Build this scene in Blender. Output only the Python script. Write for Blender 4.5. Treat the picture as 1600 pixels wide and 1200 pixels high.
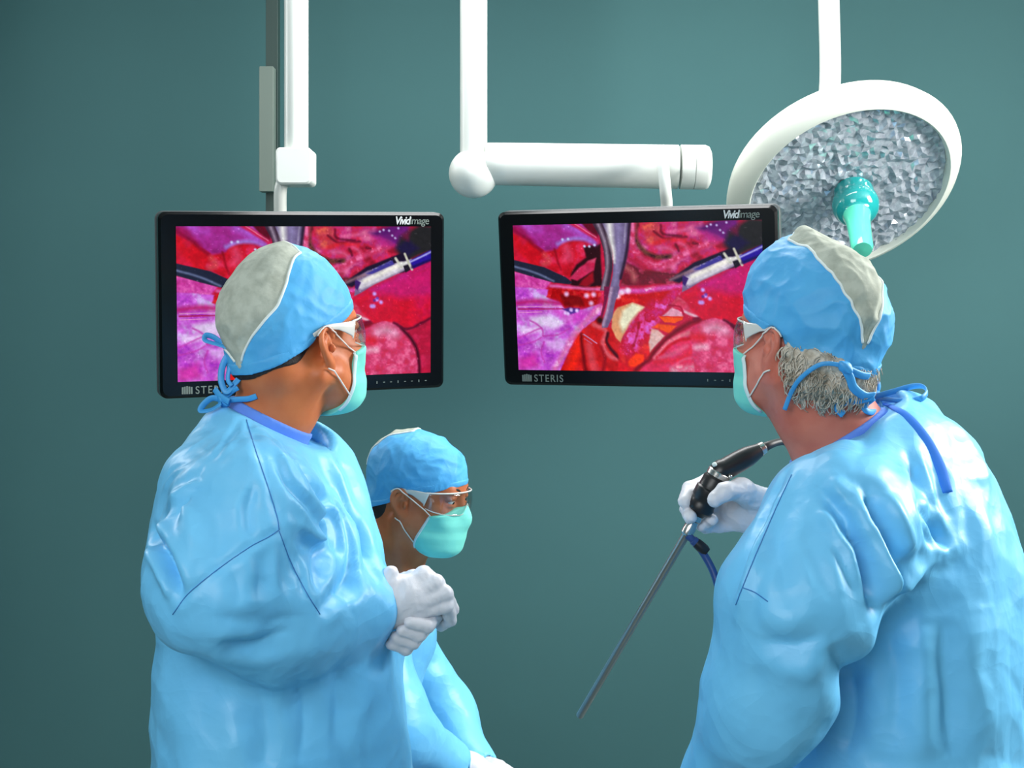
import bpy, math, random
import numpy as np
from mathutils import Vector, Matrix
from mathutils.bvhtree import BVHTree

for o in list(bpy.data.objects):
    bpy.data.objects.remove(o)
S = bpy.context.scene
COL = S.collection
RNG = np.random.default_rng(7)
random.seed(7)

# ------------------------------------------------------------------ camera, world, lights, exposure
FPX, CAMZ = 2200.0, 1.62            # focal length in pixels of a 1600 px wide frame, camera height
cam = bpy.data.cameras.new('camera')
cam.sensor_width = 36.0
cam.lens = 36.0 * FPX / 1600.0
cam.shift_y = -100.0 / 1600.0       # lens axis level, horizon a little above the middle
cam.clip_start = 0.05
camo = bpy.data.objects.new('camera', cam)
camo.location = (0, 0, CAMZ)
camo.rotation_euler = (math.pi / 2, 0, 0)
COL.objects.link(camo)
S.camera = camo

w = bpy.data.worlds.new('world'); S.world = w
w.use_nodes = True
w.node_tree.nodes['Background'].inputs[0].default_value = (0.80, 0.90, 1.0, 1)
w.node_tree.nodes['Background'].inputs[1].default_value = 0.25

def area(name, loc, target, size, power, color=(1, 1, 1), size_y=None):
    l = bpy.data.lights.new(name, 'AREA')
    l.energy = power; l.color = color; l.size = size
    if size_y:
        l.shape = 'RECTANGLE'; l.size_y = size_y
    o = bpy.data.objects.new(name, l)
    o.location = loc
    o.rotation_euler = (Vector(target) - Vector(loc)).to_track_quat('-Z', 'Y').to_euler()
    COL.objects.link(o)
    return o

area('key_light', (2.6, 2.3, 2.45), (0.1, 2.1, 1.35), 0.9, 112, (1.0, 0.98, 0.95))
area('fill_light', (-0.9, -0.6, 2.5), (-0.1, 2.2, 1.3), 1.8, 68, (0.95, 0.98, 1.0))
area('ceiling_panel_light', (0.2, 3.0, 2.86), (0.2, 3.0, 0), 1.2, 34, (1, 1, 1), 0.6)
area('rim_light', (-2.3, 3.4, 2.5), (-0.5, 2.0, 1.4), 0.6, 14, (1, 1, 1))

S.view_settings.view_transform = 'Standard'
S.view_settings.look = 'None'
S.view_settings.gamma = 1.0
S.view_settings.use_curve_mapping = False
S.view_settings.exposure = 0.0

# ------------------------------------------------------------------ small helpers
def P(px, py, Y):
    """world point that sits at depth Y on the sight line of a photo point"""
    return np.array([(px - 800.0) / FPX * Y, Y, CAMZ - (py - 500.0) / FPX * Y])

def lin(c):
    c = np.asarray(c, float)
    return np.where(c <= 0.04045, c / 12.92, ((c + 0.055) / 1.055) ** 2.4)

def rgb(r, g, b):
    l = lin(np.array([r, g, b]) / 255.0)
    return (float(l[0]), float(l[1]), float(l[2]), 1.0)

def mat(name, color, rough=0.5, metal=0.0, spec=0.5, noise=None, bump=None, sss=0.0, coat=0.0, trans=0.0, alpha=1.0, vary=None, sheen=0.0, film=None):
    m = bpy.data.materials.new(name); m.use_nodes = True
    nt = m.node_tree; b = nt.nodes['Principled BSDF']
    b.inputs['Base Color'].default_value = color
    b.inputs['Roughness'].default_value = rough
    b.inputs['Metallic'].default_value = metal
    b.inputs['Specular IOR Level'].default_value = spec
    if sss:
        b.inputs['Subsurface Weight'].default_value = sss
        b.inputs['Subsurface Radius'].default_value = (0.012, 0.004, 0.002)
        b.inputs['Subsurface Scale'].default_value = 0.6
    b.inputs['Coat Weight'].default_value = coat
    b.inputs['Transmission Weight'].default_value = trans
    b.inputs['Alpha'].default_value = alpha
    b.inputs['Sheen Weight'].default_value = sheen
    tc = nt.nodes.new('ShaderNodeTexCoord')
    if vary:                                   # (scale, second colour, amount, detail)
        n = nt.nodes.new('ShaderNodeTexNoise'); n.inputs['Scale'].default_value = vary[0]
        n.inputs['Detail'].default_value = vary[3] if len(vary) > 3 else 4
        mx = nt.nodes.new('ShaderNodeMix'); mx.data_type = 'RGBA'
        mr = nt.nodes.new('ShaderNodeMapRange')
        mr.inputs[1].default_value = 0.38; mr.inputs[2].default_value = 0.66
        mr.inputs[3].default_value = 0.0; mr.inputs[4].default_value = vary[2]
        nt.links.new(tc.outputs['Object'], n.inputs['Vector'])
        nt.links.new(n.outputs['Fac'], mr.inputs[0])
        nt.links.new(mr.outputs[0], mx.inputs[0])
        mx.inputs[6].default_value = color; mx.inputs[7].default_value = vary[1]
        nt.links.new(mx.outputs[2], b.inputs['Base Color'])
    last = None
    if film:                                   # crumpled film: folded Voronoi facets, (scale, strength, distance)
        for sc, st, di in film:
            nz = nt.nodes.new('ShaderNodeTexNoise'); nz.inputs['Scale'].default_value = sc * .7; nz.inputs['Detail'].default_value = 2
            va = nt.nodes.new('ShaderNodeVectorMath'); va.operation = 'SCALE'; va.inputs['Scale'].default_value = .9 / sc
            vb = nt.nodes.new('ShaderNodeVectorMath'); vb.operation = 'ADD'
            vo = nt.nodes.new('ShaderNodeTexVoronoi'); vo.inputs['Scale'].default_value = sc; vo.inputs['Detail'].default_value = 1.5
            bp = nt.nodes.new('ShaderNodeBump'); bp.inputs['Strength'].default_value = st; bp.inputs['Distance'].default_value = di
            nt.links.new(tc.outputs['Object'], nz.inputs['Vector']); nt.links.new(nz.outputs['Color'], va.inputs[0])
            nt.links.new(tc.outputs['Object'], vb.inputs[0]); nt.links.new(va.outputs[0], vb.inputs[1]); nt.links.new(vb.outputs[0], vo.inputs['Vector'])
            nt.links.new(vo.outputs['Distance'], bp.inputs['Height'])
            if last: nt.links.new(last.outputs['Normal'], bp.inputs['Normal'])
            last = bp
        nt.links.new(last.outputs['Normal'], b.inputs['Normal'])
    if bump:                                   # list of (scale, strength, distance)
        prev = last
        for sc, st, di in bump:
            n = nt.nodes.new('ShaderNodeTexNoise'); n.inputs['Scale'].default_value = sc; n.inputs['Detail'].default_value = 5
            bp = nt.nodes.new('ShaderNodeBump'); bp.inputs['Strength'].default_value = st; bp.inputs['Distance'].default_value = di
            nt.links.new(tc.outputs['Object'], n.inputs['Vector'])
            nt.links.new(n.outputs['Fac'], bp.inputs['Height'])
            if prev: nt.links.new(prev.outputs['Normal'], bp.inputs['Normal'])
            prev = bp
        nt.links.new(prev.outputs['Normal'], b.inputs['Normal'])
    return m

ORG = {}
def empty(name, loc, label=None, cat=None, group=None):
    o = bpy.data.objects.new(name, None)
    o.location = tuple(loc); o.empty_display_size = 0.1
    COL.objects.link(o); ORG[o.name] = np.array(loc, float)
    if label: o['label'] = label
    if cat: o['category'] = cat
    if group: o['group'] = group
    return o

def mk(name, v, f, m, parent=None, smooth=True, loc=None, label=None, cat=None, kind=None, sharp=None):
    """link ONE mesh object; v is in world space"""
    v = np.asarray(v, float).reshape(-1, 3)
    if parent is not None: org = ORG[parent.name]
    else: org = np.array(loc, float) if loc is not None else np.zeros(3)
    me = bpy.data.meshes.new(name)
    vl = v - org
    if isinstance(f, np.ndarray) and f.ndim == 2:
        n, k = f.shape
        me.vertices.add(len(vl)); me.vertices.foreach_set('co', vl.astype(np.float32).ravel())
        me.loops.add(n * k); me.loops.foreach_set('vertex_index', f.astype(np.int32).ravel())
        me.polygons.add(n); me.polygons.foreach_set('loop_start', np.arange(0, n * k, k, dtype=np.int32))
        me.update(calc_edges=True)
    else:
        me.from_pydata([tuple(p) for p in vl], [], [tuple(int(i) for i in q) for q in f]); me.update()
    if smooth:
        me.polygons.foreach_set('use_smooth', np.ones(len(me.polygons), dtype=bool))
    if sharp is not None and smooth:
        me.set_sharp_from_angle(angle=math.radians(sharp))
    me.materials.append(m)
    o = bpy.data.objects.new(name, me); COL.objects.link(o)
    if parent is not None:
        o.parent = parent; ORG[o.name] = org
    else:
        o.location = tuple(org); ORG[o.name] = org
    if label: o['label'] = label
    if cat: o['category'] = cat
    if kind: o['kind'] = kind
    return o

class MB:
    """collects vertices and faces for one mesh"""
    def __init__(s): s.v = []; s.f = []
    def add(s, v, f):
        b = len(s.v); s.v += [np.array(p, float) for p in v]; s.f += [tuple(int(i) + b for i in q) for q in f]; return s
    def box(s, c, h, R=None, bev=0.0):
        c = np.array(c, float); h = np.array(h, float)
        R = np.eye(3) if R is None else R
        if bev <= 0:
            pts = [(x, y, z) for x in (-1, 1) for y in (-1, 1) for z in (-1, 1)]
            s.add([c + R @ (np.array(p) * h) for p in pts], [(0, 1, 3, 2), (4, 6, 7, 5), (0, 4, 5, 1), (2, 3, 7, 6), (0, 2, 6, 4), (1, 5, 7, 3)])
        else:                                   # rounded in the local x-z outline, chamfered in y
            prof = []
            for (sx, sz, a0) in ((1, 1, 0), (-1, 1, 90), (-1, -1, 180), (1, -1, 270)):
                for k in range(7):
                    a = math.radians(a0 + 15 * k)
                    prof.append((sx * (h[0] - bev) + bev * math.cos(a), sz * (h[2] - bev) + bev * math.sin(a)))
            n = len(prof); e = min(bev, h[1]) * 0.35
            rings = [(-h[1], e), (-h[1] + e, 0), (h[1] - e, 0), (h[1], e)]
            v = []
            for y, ins in rings:
                for x, z in prof:
                    v.append(c + R @ np.array([x - ins * np.sign(x), y, z - ins * np.sign(z)]))
            f = [tuple(range(n)), tuple(reversed(range(3 * n, 4 * n)))]
            for r in range(3):
                for k in range(n):
                    a, b2 = r * n + k, r * n + (k + 1) % n
                    f.append((a, a + n, b2 + n, b2))
            s.add(v, f)
        return s
    def build(s, name, m, parent=None, **k): return mk(name, np.array(s.v), s.f, m, parent, **k)

def catmull(pts, n=8):
    p = [np.array(q, float) for q in pts]
    if len(p) < 3:
        return np.array([p[0] + (p[1] - p[0]) * t for t in np.linspace(0, 1, n + 1)])
    q = [2 * p[0] - p[1]] + p + [2 * p[-1] - p[-2]]
    out = []
    for i in range(1, len(q) - 2):
        for t in np.linspace(0, 1, n, endpoint=False):
            a, b, c, d = q[i - 1], q[i], q[i + 1], q[i + 2]
            out.append(0.5 * (2 * b + (c - a) * t + (2 * a - 5 * b + 4 * c - d) * t * t + (3 * b - a - 3 * c + d) * t ** 3))
    out.append(p[-1])
    return np.array(out)

def sweep(pts, ra, rb=None, n=12, hint=(0, 1, 0.2), close=True):
    """tube or flat band along pts; ra across the hint direction, rb along it; both may be arrays"""
    pts = np.asarray(pts, float); m = len(pts)
    ra = np.broadcast_to(np.asarray(ra, float), (m,)); rb = ra if rb is None else np.broadcast_to(np.asarray(rb, float), (m,))
    T = np.gradient(pts, axis=0); T /= np.linalg.norm(T, axis=1)[:, None] + 1e-12
    u = np.array(hint, float)
    v = []; f = []
    for i in range(m):
        u = u - T[i] * (u @ T[i]); u /= np.linalg.norm(u) + 1e-12
        s = np.cross(T[i], u)
        for k in range(n):
            a = 2 * math.pi * k / n
            v.append(pts[i] + s * ra[i] * math.cos(a) + u * rb[i] * math.sin(a))
    for i in range(m - 1):
        for k in range(n):
            a, b = i * n + k, i * n + (k + 1) % n
            f.append((a, b, b + n, a + n))
    if close:
        f.append(tuple(reversed(range(n)))); f.append(tuple(range((m - 1) * n, m * n)))
    return v, f

def tube(name, pts, ra, m, parent=None, rb=None, n=12, hint=(0, 1, 0.2), cm=8, **k):
    pts = catmull(pts, cm) if cm else np.array(pts, float)
    if isinstance(ra, (list, tuple)):
        ra = np.interp(np.linspace(0, 1, len(pts)), np.linspace(0, 1, len(ra)), ra)
    if isinstance(rb, (list, tuple)):
        rb = np.interp(np.linspace(0, 1, len(pts)), np.linspace(0, 1, len(rb)), rb)
    v, f = sweep(pts, ra, rb, n, hint)
    return mk(name, v, f, m, parent, **k)

def lathe(prof, o, axis, n=32):
    """prof: list of (radius, distance along axis)"""
    axis = np.array(axis, float); axis /= np.linalg.norm(axis)
    u = np.cross(axis, (0, 0, 1) if abs(axis[2]) < .9 else (1, 0, 0)); u /= np.linalg.norm(u); w2 = np.cross(axis, u)
    v = []; f = []
    for r, h in prof:
        for k in range(n):
            a = 2 * math.pi * k / n
            v.append(np.array(o) + axis * h + (u * math.cos(a) + w2 * math.sin(a)) * max(r, 1e-5))
    for i in range(len(prof) - 1):
        for k in range(n):
            a, b = i * n + k, i * n + (k + 1) % n
            f.append((a, b, b + n, a + n))
    f.append(tuple(reversed(range(n)))); f.append(tuple(range((len(prof) - 1) * n, len(prof) * n)))
    return v, f

def Rx(a): c, s = math.cos(a), math.sin(a); return np.array([[1, 0, 0], [0, c, -s], [0, s, c]])
def Ry(a): c, s = math.cos(a), math.sin(a); return np.array([[c, 0, s], [0, 1, 0], [-s, 0, c]])
def Rz(a): c, s = math.cos(a), math.sin(a); return np.array([[c, -s, 0], [s, c, 0], [0, 0, 1]])
D = math.radians

# ------------------------------------------------------------------ signed-distance modelling (fields -> one continuous surface)
class Ell:
    def __init__(s, c, r, R=None):
        s.c = np.array(c, float); s.r = np.array(r, float); s.R = np.eye(3) if R is None else R
    def moved(s, M, t): return Ell(M @ s.c + t, s.r, M @ s.R)
    def bbox(s):
        e = np.sqrt(((s.R * s.r) ** 2).sum(1)); return s.c - e, s.c + e
    def d(s, X, Y, Z, g=0.0):
        x, y, z = X - s.c[0], Y - s.c[1], Z - s.c[2]
        R = s.R; r = np.maximum(s.r + g, 1e-3)
        a = (R[0, 0] * x + R[1, 0] * y + R[2, 0] * z) / r[0]
        b = (R[0, 1] * x + R[1, 1] * y + R[2, 1] * z) / r[1]
        c = (R[0, 2] * x + R[1, 2] * y + R[2, 2] * z) / r[2]
        k0 = np.sqrt(a * a + b * b + c * c)
        k1 = np.sqrt((a / r[0]) ** 2 + (b / r[1]) ** 2 + (c / r[2]) ** 2) + 1e-9
        return k0 * (k0 - 1.0) / k1
class Cone:
    def __init__(s, a, b, ra, rb=None):
        s.a = np.array(a, float); s.b = np.array(b, float); s.ra = ra; s.rb = ra if rb is None else rb
    def moved(s, M, t): return Cone(M @ s.a + t, M @ s.b + t, s.ra, s.rb)
    def bbox(s):
        r = max(s.ra, s.rb); return np.minimum(s.a, s.b) - r, np.maximum(s.a, s.b) + r
    def d(s, X, Y, Z, g=0.0):
        ba = s.b - s.a; L = ba @ ba + 1e-12
        h = np.clip(((X - s.a[0]) * ba[0] + (Y - s.a[1]) * ba[1] + (Z - s.a[2]) * ba[2]) / L, 0, 1)
        return np.sqrt((X - s.a[0] - h * ba[0]) ** 2 + (Y - s.a[1] - h * ba[1]) ** 2 + (Z - s.a[2] - h * ba[2]) ** 2) - (s.ra + (s.rb - s.ra) * h + g)
def chain(pts, rr):
    return [Cone(pts[i], pts[i + 1], rr[i], rr[i + 1]) for i in range(len(pts) - 1)]

def smin(a, b, k):
    if k <= 0: return np.minimum(a, b)
    h = np.maximum(k - np.abs(a - b), 0) / k
    return np.minimum(a, b) - h * h * k * 0.25
def smax(a, b, k): return -smin(-a, -b, k)

class Field:
    def __init__(s, xs, ys, zs):
        s.xs, s.ys, s.zs = (np.asarray(q, np.float32) for q in (xs, ys, zs))
        s.f = np.full((len(xs), len(ys), len(zs)), 1.0, np.float32)
    @classmethod
    def box(cls, lo, hi, h):
        return cls(*[np.arange(lo[i], hi[i] + h, h) for i in range(3)])
    def sl(s, lo, hi):
        return tuple(slice(max(0, np.searchsorted(q, lo[i]) - 1), np.searchsorted(q, hi[i]) + 1) for i, q in enumerate((s.xs, s.ys, s.zs)))
    def axes(s, sl): return s.xs[sl[0]][:, None, None], s.ys[sl[1]][None, :, None], s.zs[sl[2]][None, None, :]
    def add(s, prims, k=0.01, g=0.0):
        for p in (prims if isinstance(prims, list) else [prims]):
            lo, hi = p.bbox(); m = k + 0.03 + max(g, 0)
            sl = s.sl(lo - m, hi + m); X, Y, Z = s.axes(sl)
            s.f[sl] = smin(s.f[sl], p.d(X, Y, Z, g).astype(np.float32), k)
        return s
    def cut(s, prims, k=0.004, g=0.0):
        for p in (prims if isinstance(prims, list) else [prims]):
            lo, hi = p.bbox(); m = k + 0.03 + max(g, 0)
            sl = s.sl(lo - m, hi + m); X, Y, Z = s.axes(sl)
            s.f[sl] = smax(s.f[sl], -p.d(X, Y, Z, g).astype(np.float32), k)
        return s
    def keep(s, fn, k=0.0):
        """intersect with fn(X,Y,Z) < 0"""
        X, Y, Z = s.axes((slice(None),) * 3)
        s.f = smax(s.f, np.broadcast_to(fn(X, Y, Z), s.f.shape).astype(np.float32), k); return s
    def warp(s, fn):
        X, Y, Z = s.axes((slice(None),) * 3)
        s.f = s.f + np.asarray(fn(X, Y, Z), np.float32); return s
    def mesh(s):
        f = s.f; ins = f < 0
        n = ins[:-1, :-1, :-1].astype(np.uint8)
        cnt = np.zeros_like(n)
        for i in (0, 1):
            for j in (0, 1):
                for k in (0, 1):
                    cnt += ins[i:ins.shape[0] - 1 + i, j:ins.shape[1] - 1 + j, k:ins.shape[2] - 1 + k]
        act = (cnt > 0) & (cnt < 8)
        ci = np.argwhere(act)
        idx = np.full(act.shape, -1, np.int32); idx[act] = np.arange(len(ci))
        gx, gy, gz = s.xs, s.ys, s.zs
        acc = np.zeros((len(ci), 3)); num = np.zeros(len(ci))
        corn = [(i, j, k) for i in (0, 1) for j in (0, 1) for k in (0, 1)]
        val = {}; pos = {}
        for c in corn:
            a, b, d2 = ci[:, 0] + c[0], ci[:, 1] + c[1], ci[:, 2] + c[2]
            val[c] = f[a, b, d2]; pos[c] = np.stack([gx[a], gy[b], gz[d2]], 1)
        for c in corn:
            for ax in range(3):
                if c[ax] == 0:
                    e = list(c); e[ax] = 1; e = tuple(e)
                    m = (val[c] < 0) != (val[e] < 0)
                    den = val[c] - val[e]
                    t = np.where(m, val[c] / np.where(den == 0, 1, den), 0)
                    acc += (pos[c] + (pos[e] - pos[c]) * t[:, None]) * m[:, None]; num += m
        v = acc / np.maximum(num, 1)[:, None]
        quads = []
        for ax in range(3):
            o1, o2 = (ax + 1) % 3, (ax + 2) % 3
            a = ins.take(range(ins.shape[ax] - 1), ax); b = ins.take(range(1, ins.shape[ax]), ax)
            e = np.argwhere(a != b)
            ok = (e[:, o1] > 0) & (e[:, o2] > 0) & (e[:, o1] < ins.shape[o1] - 1) & (e[:, o2] < ins.shape[o2] - 1)
            e = e[ok]
            if not len(e): continue
            q = []
            for d1, d2 in ((1, 1), (0, 1), (0, 0), (1, 0)):
                c = e.copy(); c[:, o1] -= d1; c[:, o2] -= d2
                q.append(idx[c[:, 0], c[:, 1], c[:, 2]])
            q = np.stack(q, 1)
            flip = ~ins[e[:, 0], e[:, 1], e[:, 2]]
            q[flip] = q[flip][:, ::-1]
            quads.append(q)
        return v, np.concatenate(quads)

def relax(v, q, it=2, lam=0.5):
    """light Laplacian smoothing"""
    e = np.concatenate([q[:, [0, 1]], q[:, [1, 2]], q[:, [2, 3]], q[:, [3, 0]]])
    for _ in range(it):
        acc = np.zeros_like(v); n = np.zeros(len(v))
        for c in range(3):
            acc[:, c] = np.bincount(e[:, 0], v[e[:, 1], c], len(v)) + np.bincount(e[:, 1], v[e[:, 0], c], len(v))
        n = np.bincount(e[:, 0], minlength=len(v)) + np.bincount(e[:, 1], minlength=len(v))
        v = v + lam * (acc / np.maximum(n, 1)[:, None] - v)
    return v

def normals(v, q):
    n = np.cross(v[q[:, 2]] - v[q[:, 0]], v[q[:, 3]] - v[q[:, 1]])
    out = np.zeros_like(v)
    for k in range(4):
        for c in range(3): out[:, c] += np.bincount(q[:, k], n[:, c], len(v))
    return out / (np.linalg.norm(out, axis=1)[:, None] + 1e-12)

def ripple(v, scale, seed, oct=4):
    """smooth pseudo-random field in about -1..1"""
    r = np.random.default_rng(seed); s = np.zeros(len(v)); a = 1.0; tot = 0
    for o in range(oct):
        for _ in range(4):
            d = r.normal(size=3); d /= np.linalg.norm(d)
            s += a * np.sin(v @ d * scale * (1.7 ** o) * r.uniform(.8, 1.25) + r.uniform(0, 6.28)); tot += a * .55
        a *= 0.6
    return s / tot

def crease(v, scale, seed):
    """sharp-ridged field 0..1, like crumpled cloth"""
    a = ripple(v, scale, seed, 2); w2 = v + 0.01 * np.stack([ripple(v, scale * .7, seed + i, 2) for i in (1, 2, 3)], 1)
    b = ripple(w2, scale * 1.9, seed + 9, 2)
    return (1 - np.abs(a)) * .65 + (1 - np.abs(b)) * .35

def crumple(v, wave, seed, n=6):
    """facetted field 0..1: folded triangle waves in random directions, like stiff crumpled film"""
    r = np.random.default_rng(seed); s = np.zeros(len(v))
    wv = v + wave * .22 * np.stack([ripple(v, 4.2 / wave, seed + i, 2) for i in (1, 2, 3)], 1)
    for _ in range(n):
        d = r.normal(size=3) * np.array([1, 1, .55]); d /= np.linalg.norm(d)
        t = (wv @ d) / (wave * r.uniform(.7, 1.4)) + r.random()
        s += np.abs(2 * (t - np.floor(t)) - 1)
    return s / n

def seg_dist(v, line):
    """distance from each v to a polyline, with the arclength parameter"""
    best = np.full(len(v), 9e9); par = np.zeros(len(v)); n = len(line) - 1
    for i in range(n):
        a, b = line[i], line[i + 1]; ba = b - a; L = ba @ ba + 1e-12
        h = np.clip(((v - a) @ ba) / L, 0, 1)
        d = np.linalg.norm(v - a - h[:, None] * ba, axis=1)
        m = d < best; best[m] = d[m]; par[m] = (i + h[m]) / n
    return best, par

def drape(trees, pts, lift=.005, dmax=9.0):
    """lay a photo polyline on whatever surface comes first; gaps take the depth of their neighbours"""
    ds = []
    for a, b in pts:
        h = [x for x in (shoot(t, a, b) for t in trees) if x is not None]
        ds.append(min([x[1] for x in h] + [dmax]) if h else np.nan)
    ds = np.array(ds, float); ok = ~np.isnan(ds)
    if not ok.any(): ds[:] = dmax; ok[:] = True
    ds = np.interp(np.arange(len(ds)), np.arange(len(ds))[ok], ds[ok])
    for _ in range(1):
        e = np.concatenate([ds[:1], ds, ds[-1:]]); ds = np.minimum(ds, (e[:-2] + e[1:-1] + e[2:]) / 3)
    return [P(a, b, d - lift) for (a, b), d in zip(pts, ds)]

def bvh(v, q): return BVHTree.FromPolygons([Vector(p) for p in v], [tuple(int(i) for i in r) for r in q])
def shoot(tree, px, py, lift=0.0):
    """where the sight line of a photo point meets a surface"""
    o = Vector((0, 0, CAMZ)); d = (Vector(P(px, py, 2.0)) - o).normalized()
    h = tree.ray_cast(o, d)
    if h[0] is None: return None
    return np.array(h[0] + h[1] * lift)
def on_surf(tree, pts, n=6, lift=0.0):
    """a photo polyline laid onto a surface, as a 3-D polyline"""
    p2 = catmull([(a, b, 0) for a, b in pts], n)
    out = [shoot(tree, a, b, lift) for a, b, _ in p2]
    return np.array([o for o in out if o is not None])

# ------------------------------------------------------------------ materials of the room
M_wall = mat('teal_wall_paint', rgb(67, 109, 111), 0.75, spec=0.3, vary=(0.9, rgb(63, 104, 107), 0.8), bump=[(140, 0.05, 0.002)])
M_ceil = mat('ceiling_paint', rgb(225, 230, 228), 0.85)
M_floor = mat('vinyl_floor', rgb(120, 140, 140), 0.45, vary=(6, rgb(110, 128, 130), 0.7))
M_white = mat('white_enamel', rgb(226, 230, 224), 0.32, spec=0.5, vary=(3, rgb(218, 224, 218), 0.6))
M_seam = mat('grey_joint', rgb(120, 126, 122), 0.6)
M_bracket = mat('grey_green_bracket', rgb(104, 118, 110), 0.55)
M_slot = mat('dark_green_column', rgb(38, 60, 56), 0.55)
M_black = mat('black_gloss_bezel', rgb(7, 7, 10), 0.22, spec=0.35)
M_back = mat('monitor_back_shell', rgb(70, 74, 76), 0.4)
M_logo = mat('silver_print', rgb(196, 200, 200), 0.5)
M_logo_dim = mat('grey_print', rgb(112, 124, 118), 0.5)

# ------------------------------------------------------------------ the setting
WY = 4.3
def wall(name, pts, m):
    return mk(name, pts, [(0, 1, 2, 3)], m, kind='structure', smooth=False)
def slab(name, lo, hi, m):
    b = MB(); c = [(lo[i] + hi[i]) / 2 for i in range(3)]; h = [(hi[i] - lo[i]) / 2 for i in range(3)]
    return b.box(c, h).build(name, m, kind='structure', smooth=False)
slab('wall_back', (-3.2, WY, 0), (3.2, WY + 0.1, 2.9), M_wall)
slab('wall_left', (-3.3, -1.6, 0), (-3.2, WY + 0.1, 2.9), M_wall)
slab('wall_right', (3.2, -1.6, 0), (3.3, WY + 0.1, 2.9), M_wall)
slab('wall_front', (-3.3, -1.7, 0), (3.3, -1.6, 2.9), M_wall)
slab('floor', (-3.3, -1.7, -0.1), (3.3, WY + 0.1, 0.0), M_floor)
slab('ceiling', (-3.3, -1.7, 2.9), (3.3, WY + 0.1, 3.0), M_ceil)
slab('baseboard_back', (-3.2, WY - 0.015, 0), (3.2, WY, 0.12), mat('grey_skirting', rgb(80, 100, 100), 0.5))

# ------------------------------------------------------------------ the live surgical picture both monitors show
def homog(src):
    """photo quad (TL, TR, BR, BL) -> unit square"""
    dst = [(0, 0), (1, 0), (1, 1), (0, 1)]; A = []; b = []
    for (x, y), (u, v) in zip(src, dst):
        A.append([x, y, 1, 0, 0, 0, -u * x, -u * y]); b.append(u)
        A.append([0, 0, 0, x, y, 1, -v * x, -v * y]); b.append(v)
    h = np.append(np.linalg.solve(np.array(A, float), np.array(b, float)), 1).reshape(3, 3)
    return h
QL = homog([(274, 353), (673, 355), (672, 581), (278, 597)])
QR = homog([(800, 351.8), (1195.5, 342.6), (1191, 582), (815, 579.5)])
REG = {'A': (790, 335, 7.273, QR), 'B': (990, 335, 7.273, QR), 'C': (800, 455, 8.0, QR), 'D': (960, 455, 8.0, QR), 'E': (530, 340, 4.447, QL)}
PW, PH = 420, 248
ASP = PW / PH
uu, vv = np.meshgrid((np.arange(PW) + .5) / PW, (np.arange(PH) + .5) / PH)
PX, PYY = uu * ASP, vv                      # isotropic canvas
IMG = np.ones((PH, PW, 3)) * (np.array([190, 20, 60]) / 255.)

def vnoise(fx, fy, seed):
    r = np.random.default_rng(seed); g = r.random((int(fy) + 3, int(fx) + 3))
    x, y = uu * fx, vv * fy; i, j = x.astype(int), y.astype(int); a, b = x - i, y - j
    a, b = a * a * (3 - 2 * a), b * b * (3 - 2 * b)
    return (g[j, i] * (1 - a) + g[j, i + 1] * a) * (1 - b) + (g[j + 1, i] * (1 - a) + g[j + 1, i + 1] * a) * b
def fbm(f, seed, o=4):
    s = 0; t = 0; a = 1.
    for k in range(o):
        s = s + a * vnoise(f * ASP * 2 ** k, f * 2 ** k, seed + k * 17); t += a; a *= .6
    return s / t
N1, N2, N3, N4 = fbm(6, 1), fbm(12, 2), fbm(25, 3, 3), fbm(9, 4)
WX, WYN = (fbm(10, 21) - .5) * .05, (fbm(10, 22) - .5) * .05
def cv(reg, pts):
    x0, y0, s, H = REG[reg]
    q = np.array([[x0 + a / s, y0 + b / s, 1] for a, b in pts]) @ H.T
    q = q[:, :2] / q[:, 2:]
    return q * [ASP, 1]
def wid(reg, wdt): return wdt / REG[reg][2] / 237.0
def blend(a, col, nz=None, cols=None):
    c = np.ones((PH, PW, 3)) * (np.array(col) / 255.)
    if nz is not None:                       # mottle between several colours
        k = np.array([col] + cols) / 255.; n = len(k) - 1
        t = np.clip((nz - .25) / .5, 0, .999) * n; i = t.astype(int); fr = (t - i)[..., None]
        c = k[i] * (1 - fr) + k[i + 1] * fr
    IMG[:] = IMG * (1 - a[..., None]) + c * a[..., None]
def poly(reg, pts, col, feather=12, alpha=1., nz=None, cols=None, wob=1.0):
    p = cv(reg, pts); x, y = PX + WX * .35 * wob, PYY + WYN * .35 * wob
    ins = np.zeros_like(x, bool); d = np.full_like(x, 9.)
    for (ax, ay), (bx, by) in zip(p, np.roll(p, -1, 0)):
        c = ((ay > y) != (by > y)) & (x < (bx - ax) * (y - ay) / (by - ay + 1e-12) + ax); ins ^= c
        L = (bx - ax) ** 2 + (by - ay) ** 2 + 1e-12
        h = np.clip(((x - ax) * (bx - ax) + (y - ay) * (by - ay)) / L, 0, 1)
        d = np.minimum(d, np.hypot(x - ax - h * (bx - ax), y - ay - h * (by - ay)))
    s = np.where(ins, -d, d) / wid(reg, feather)
    blend(np.clip(.5 - s, 0, 1) * alpha, col, nz, cols)
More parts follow.
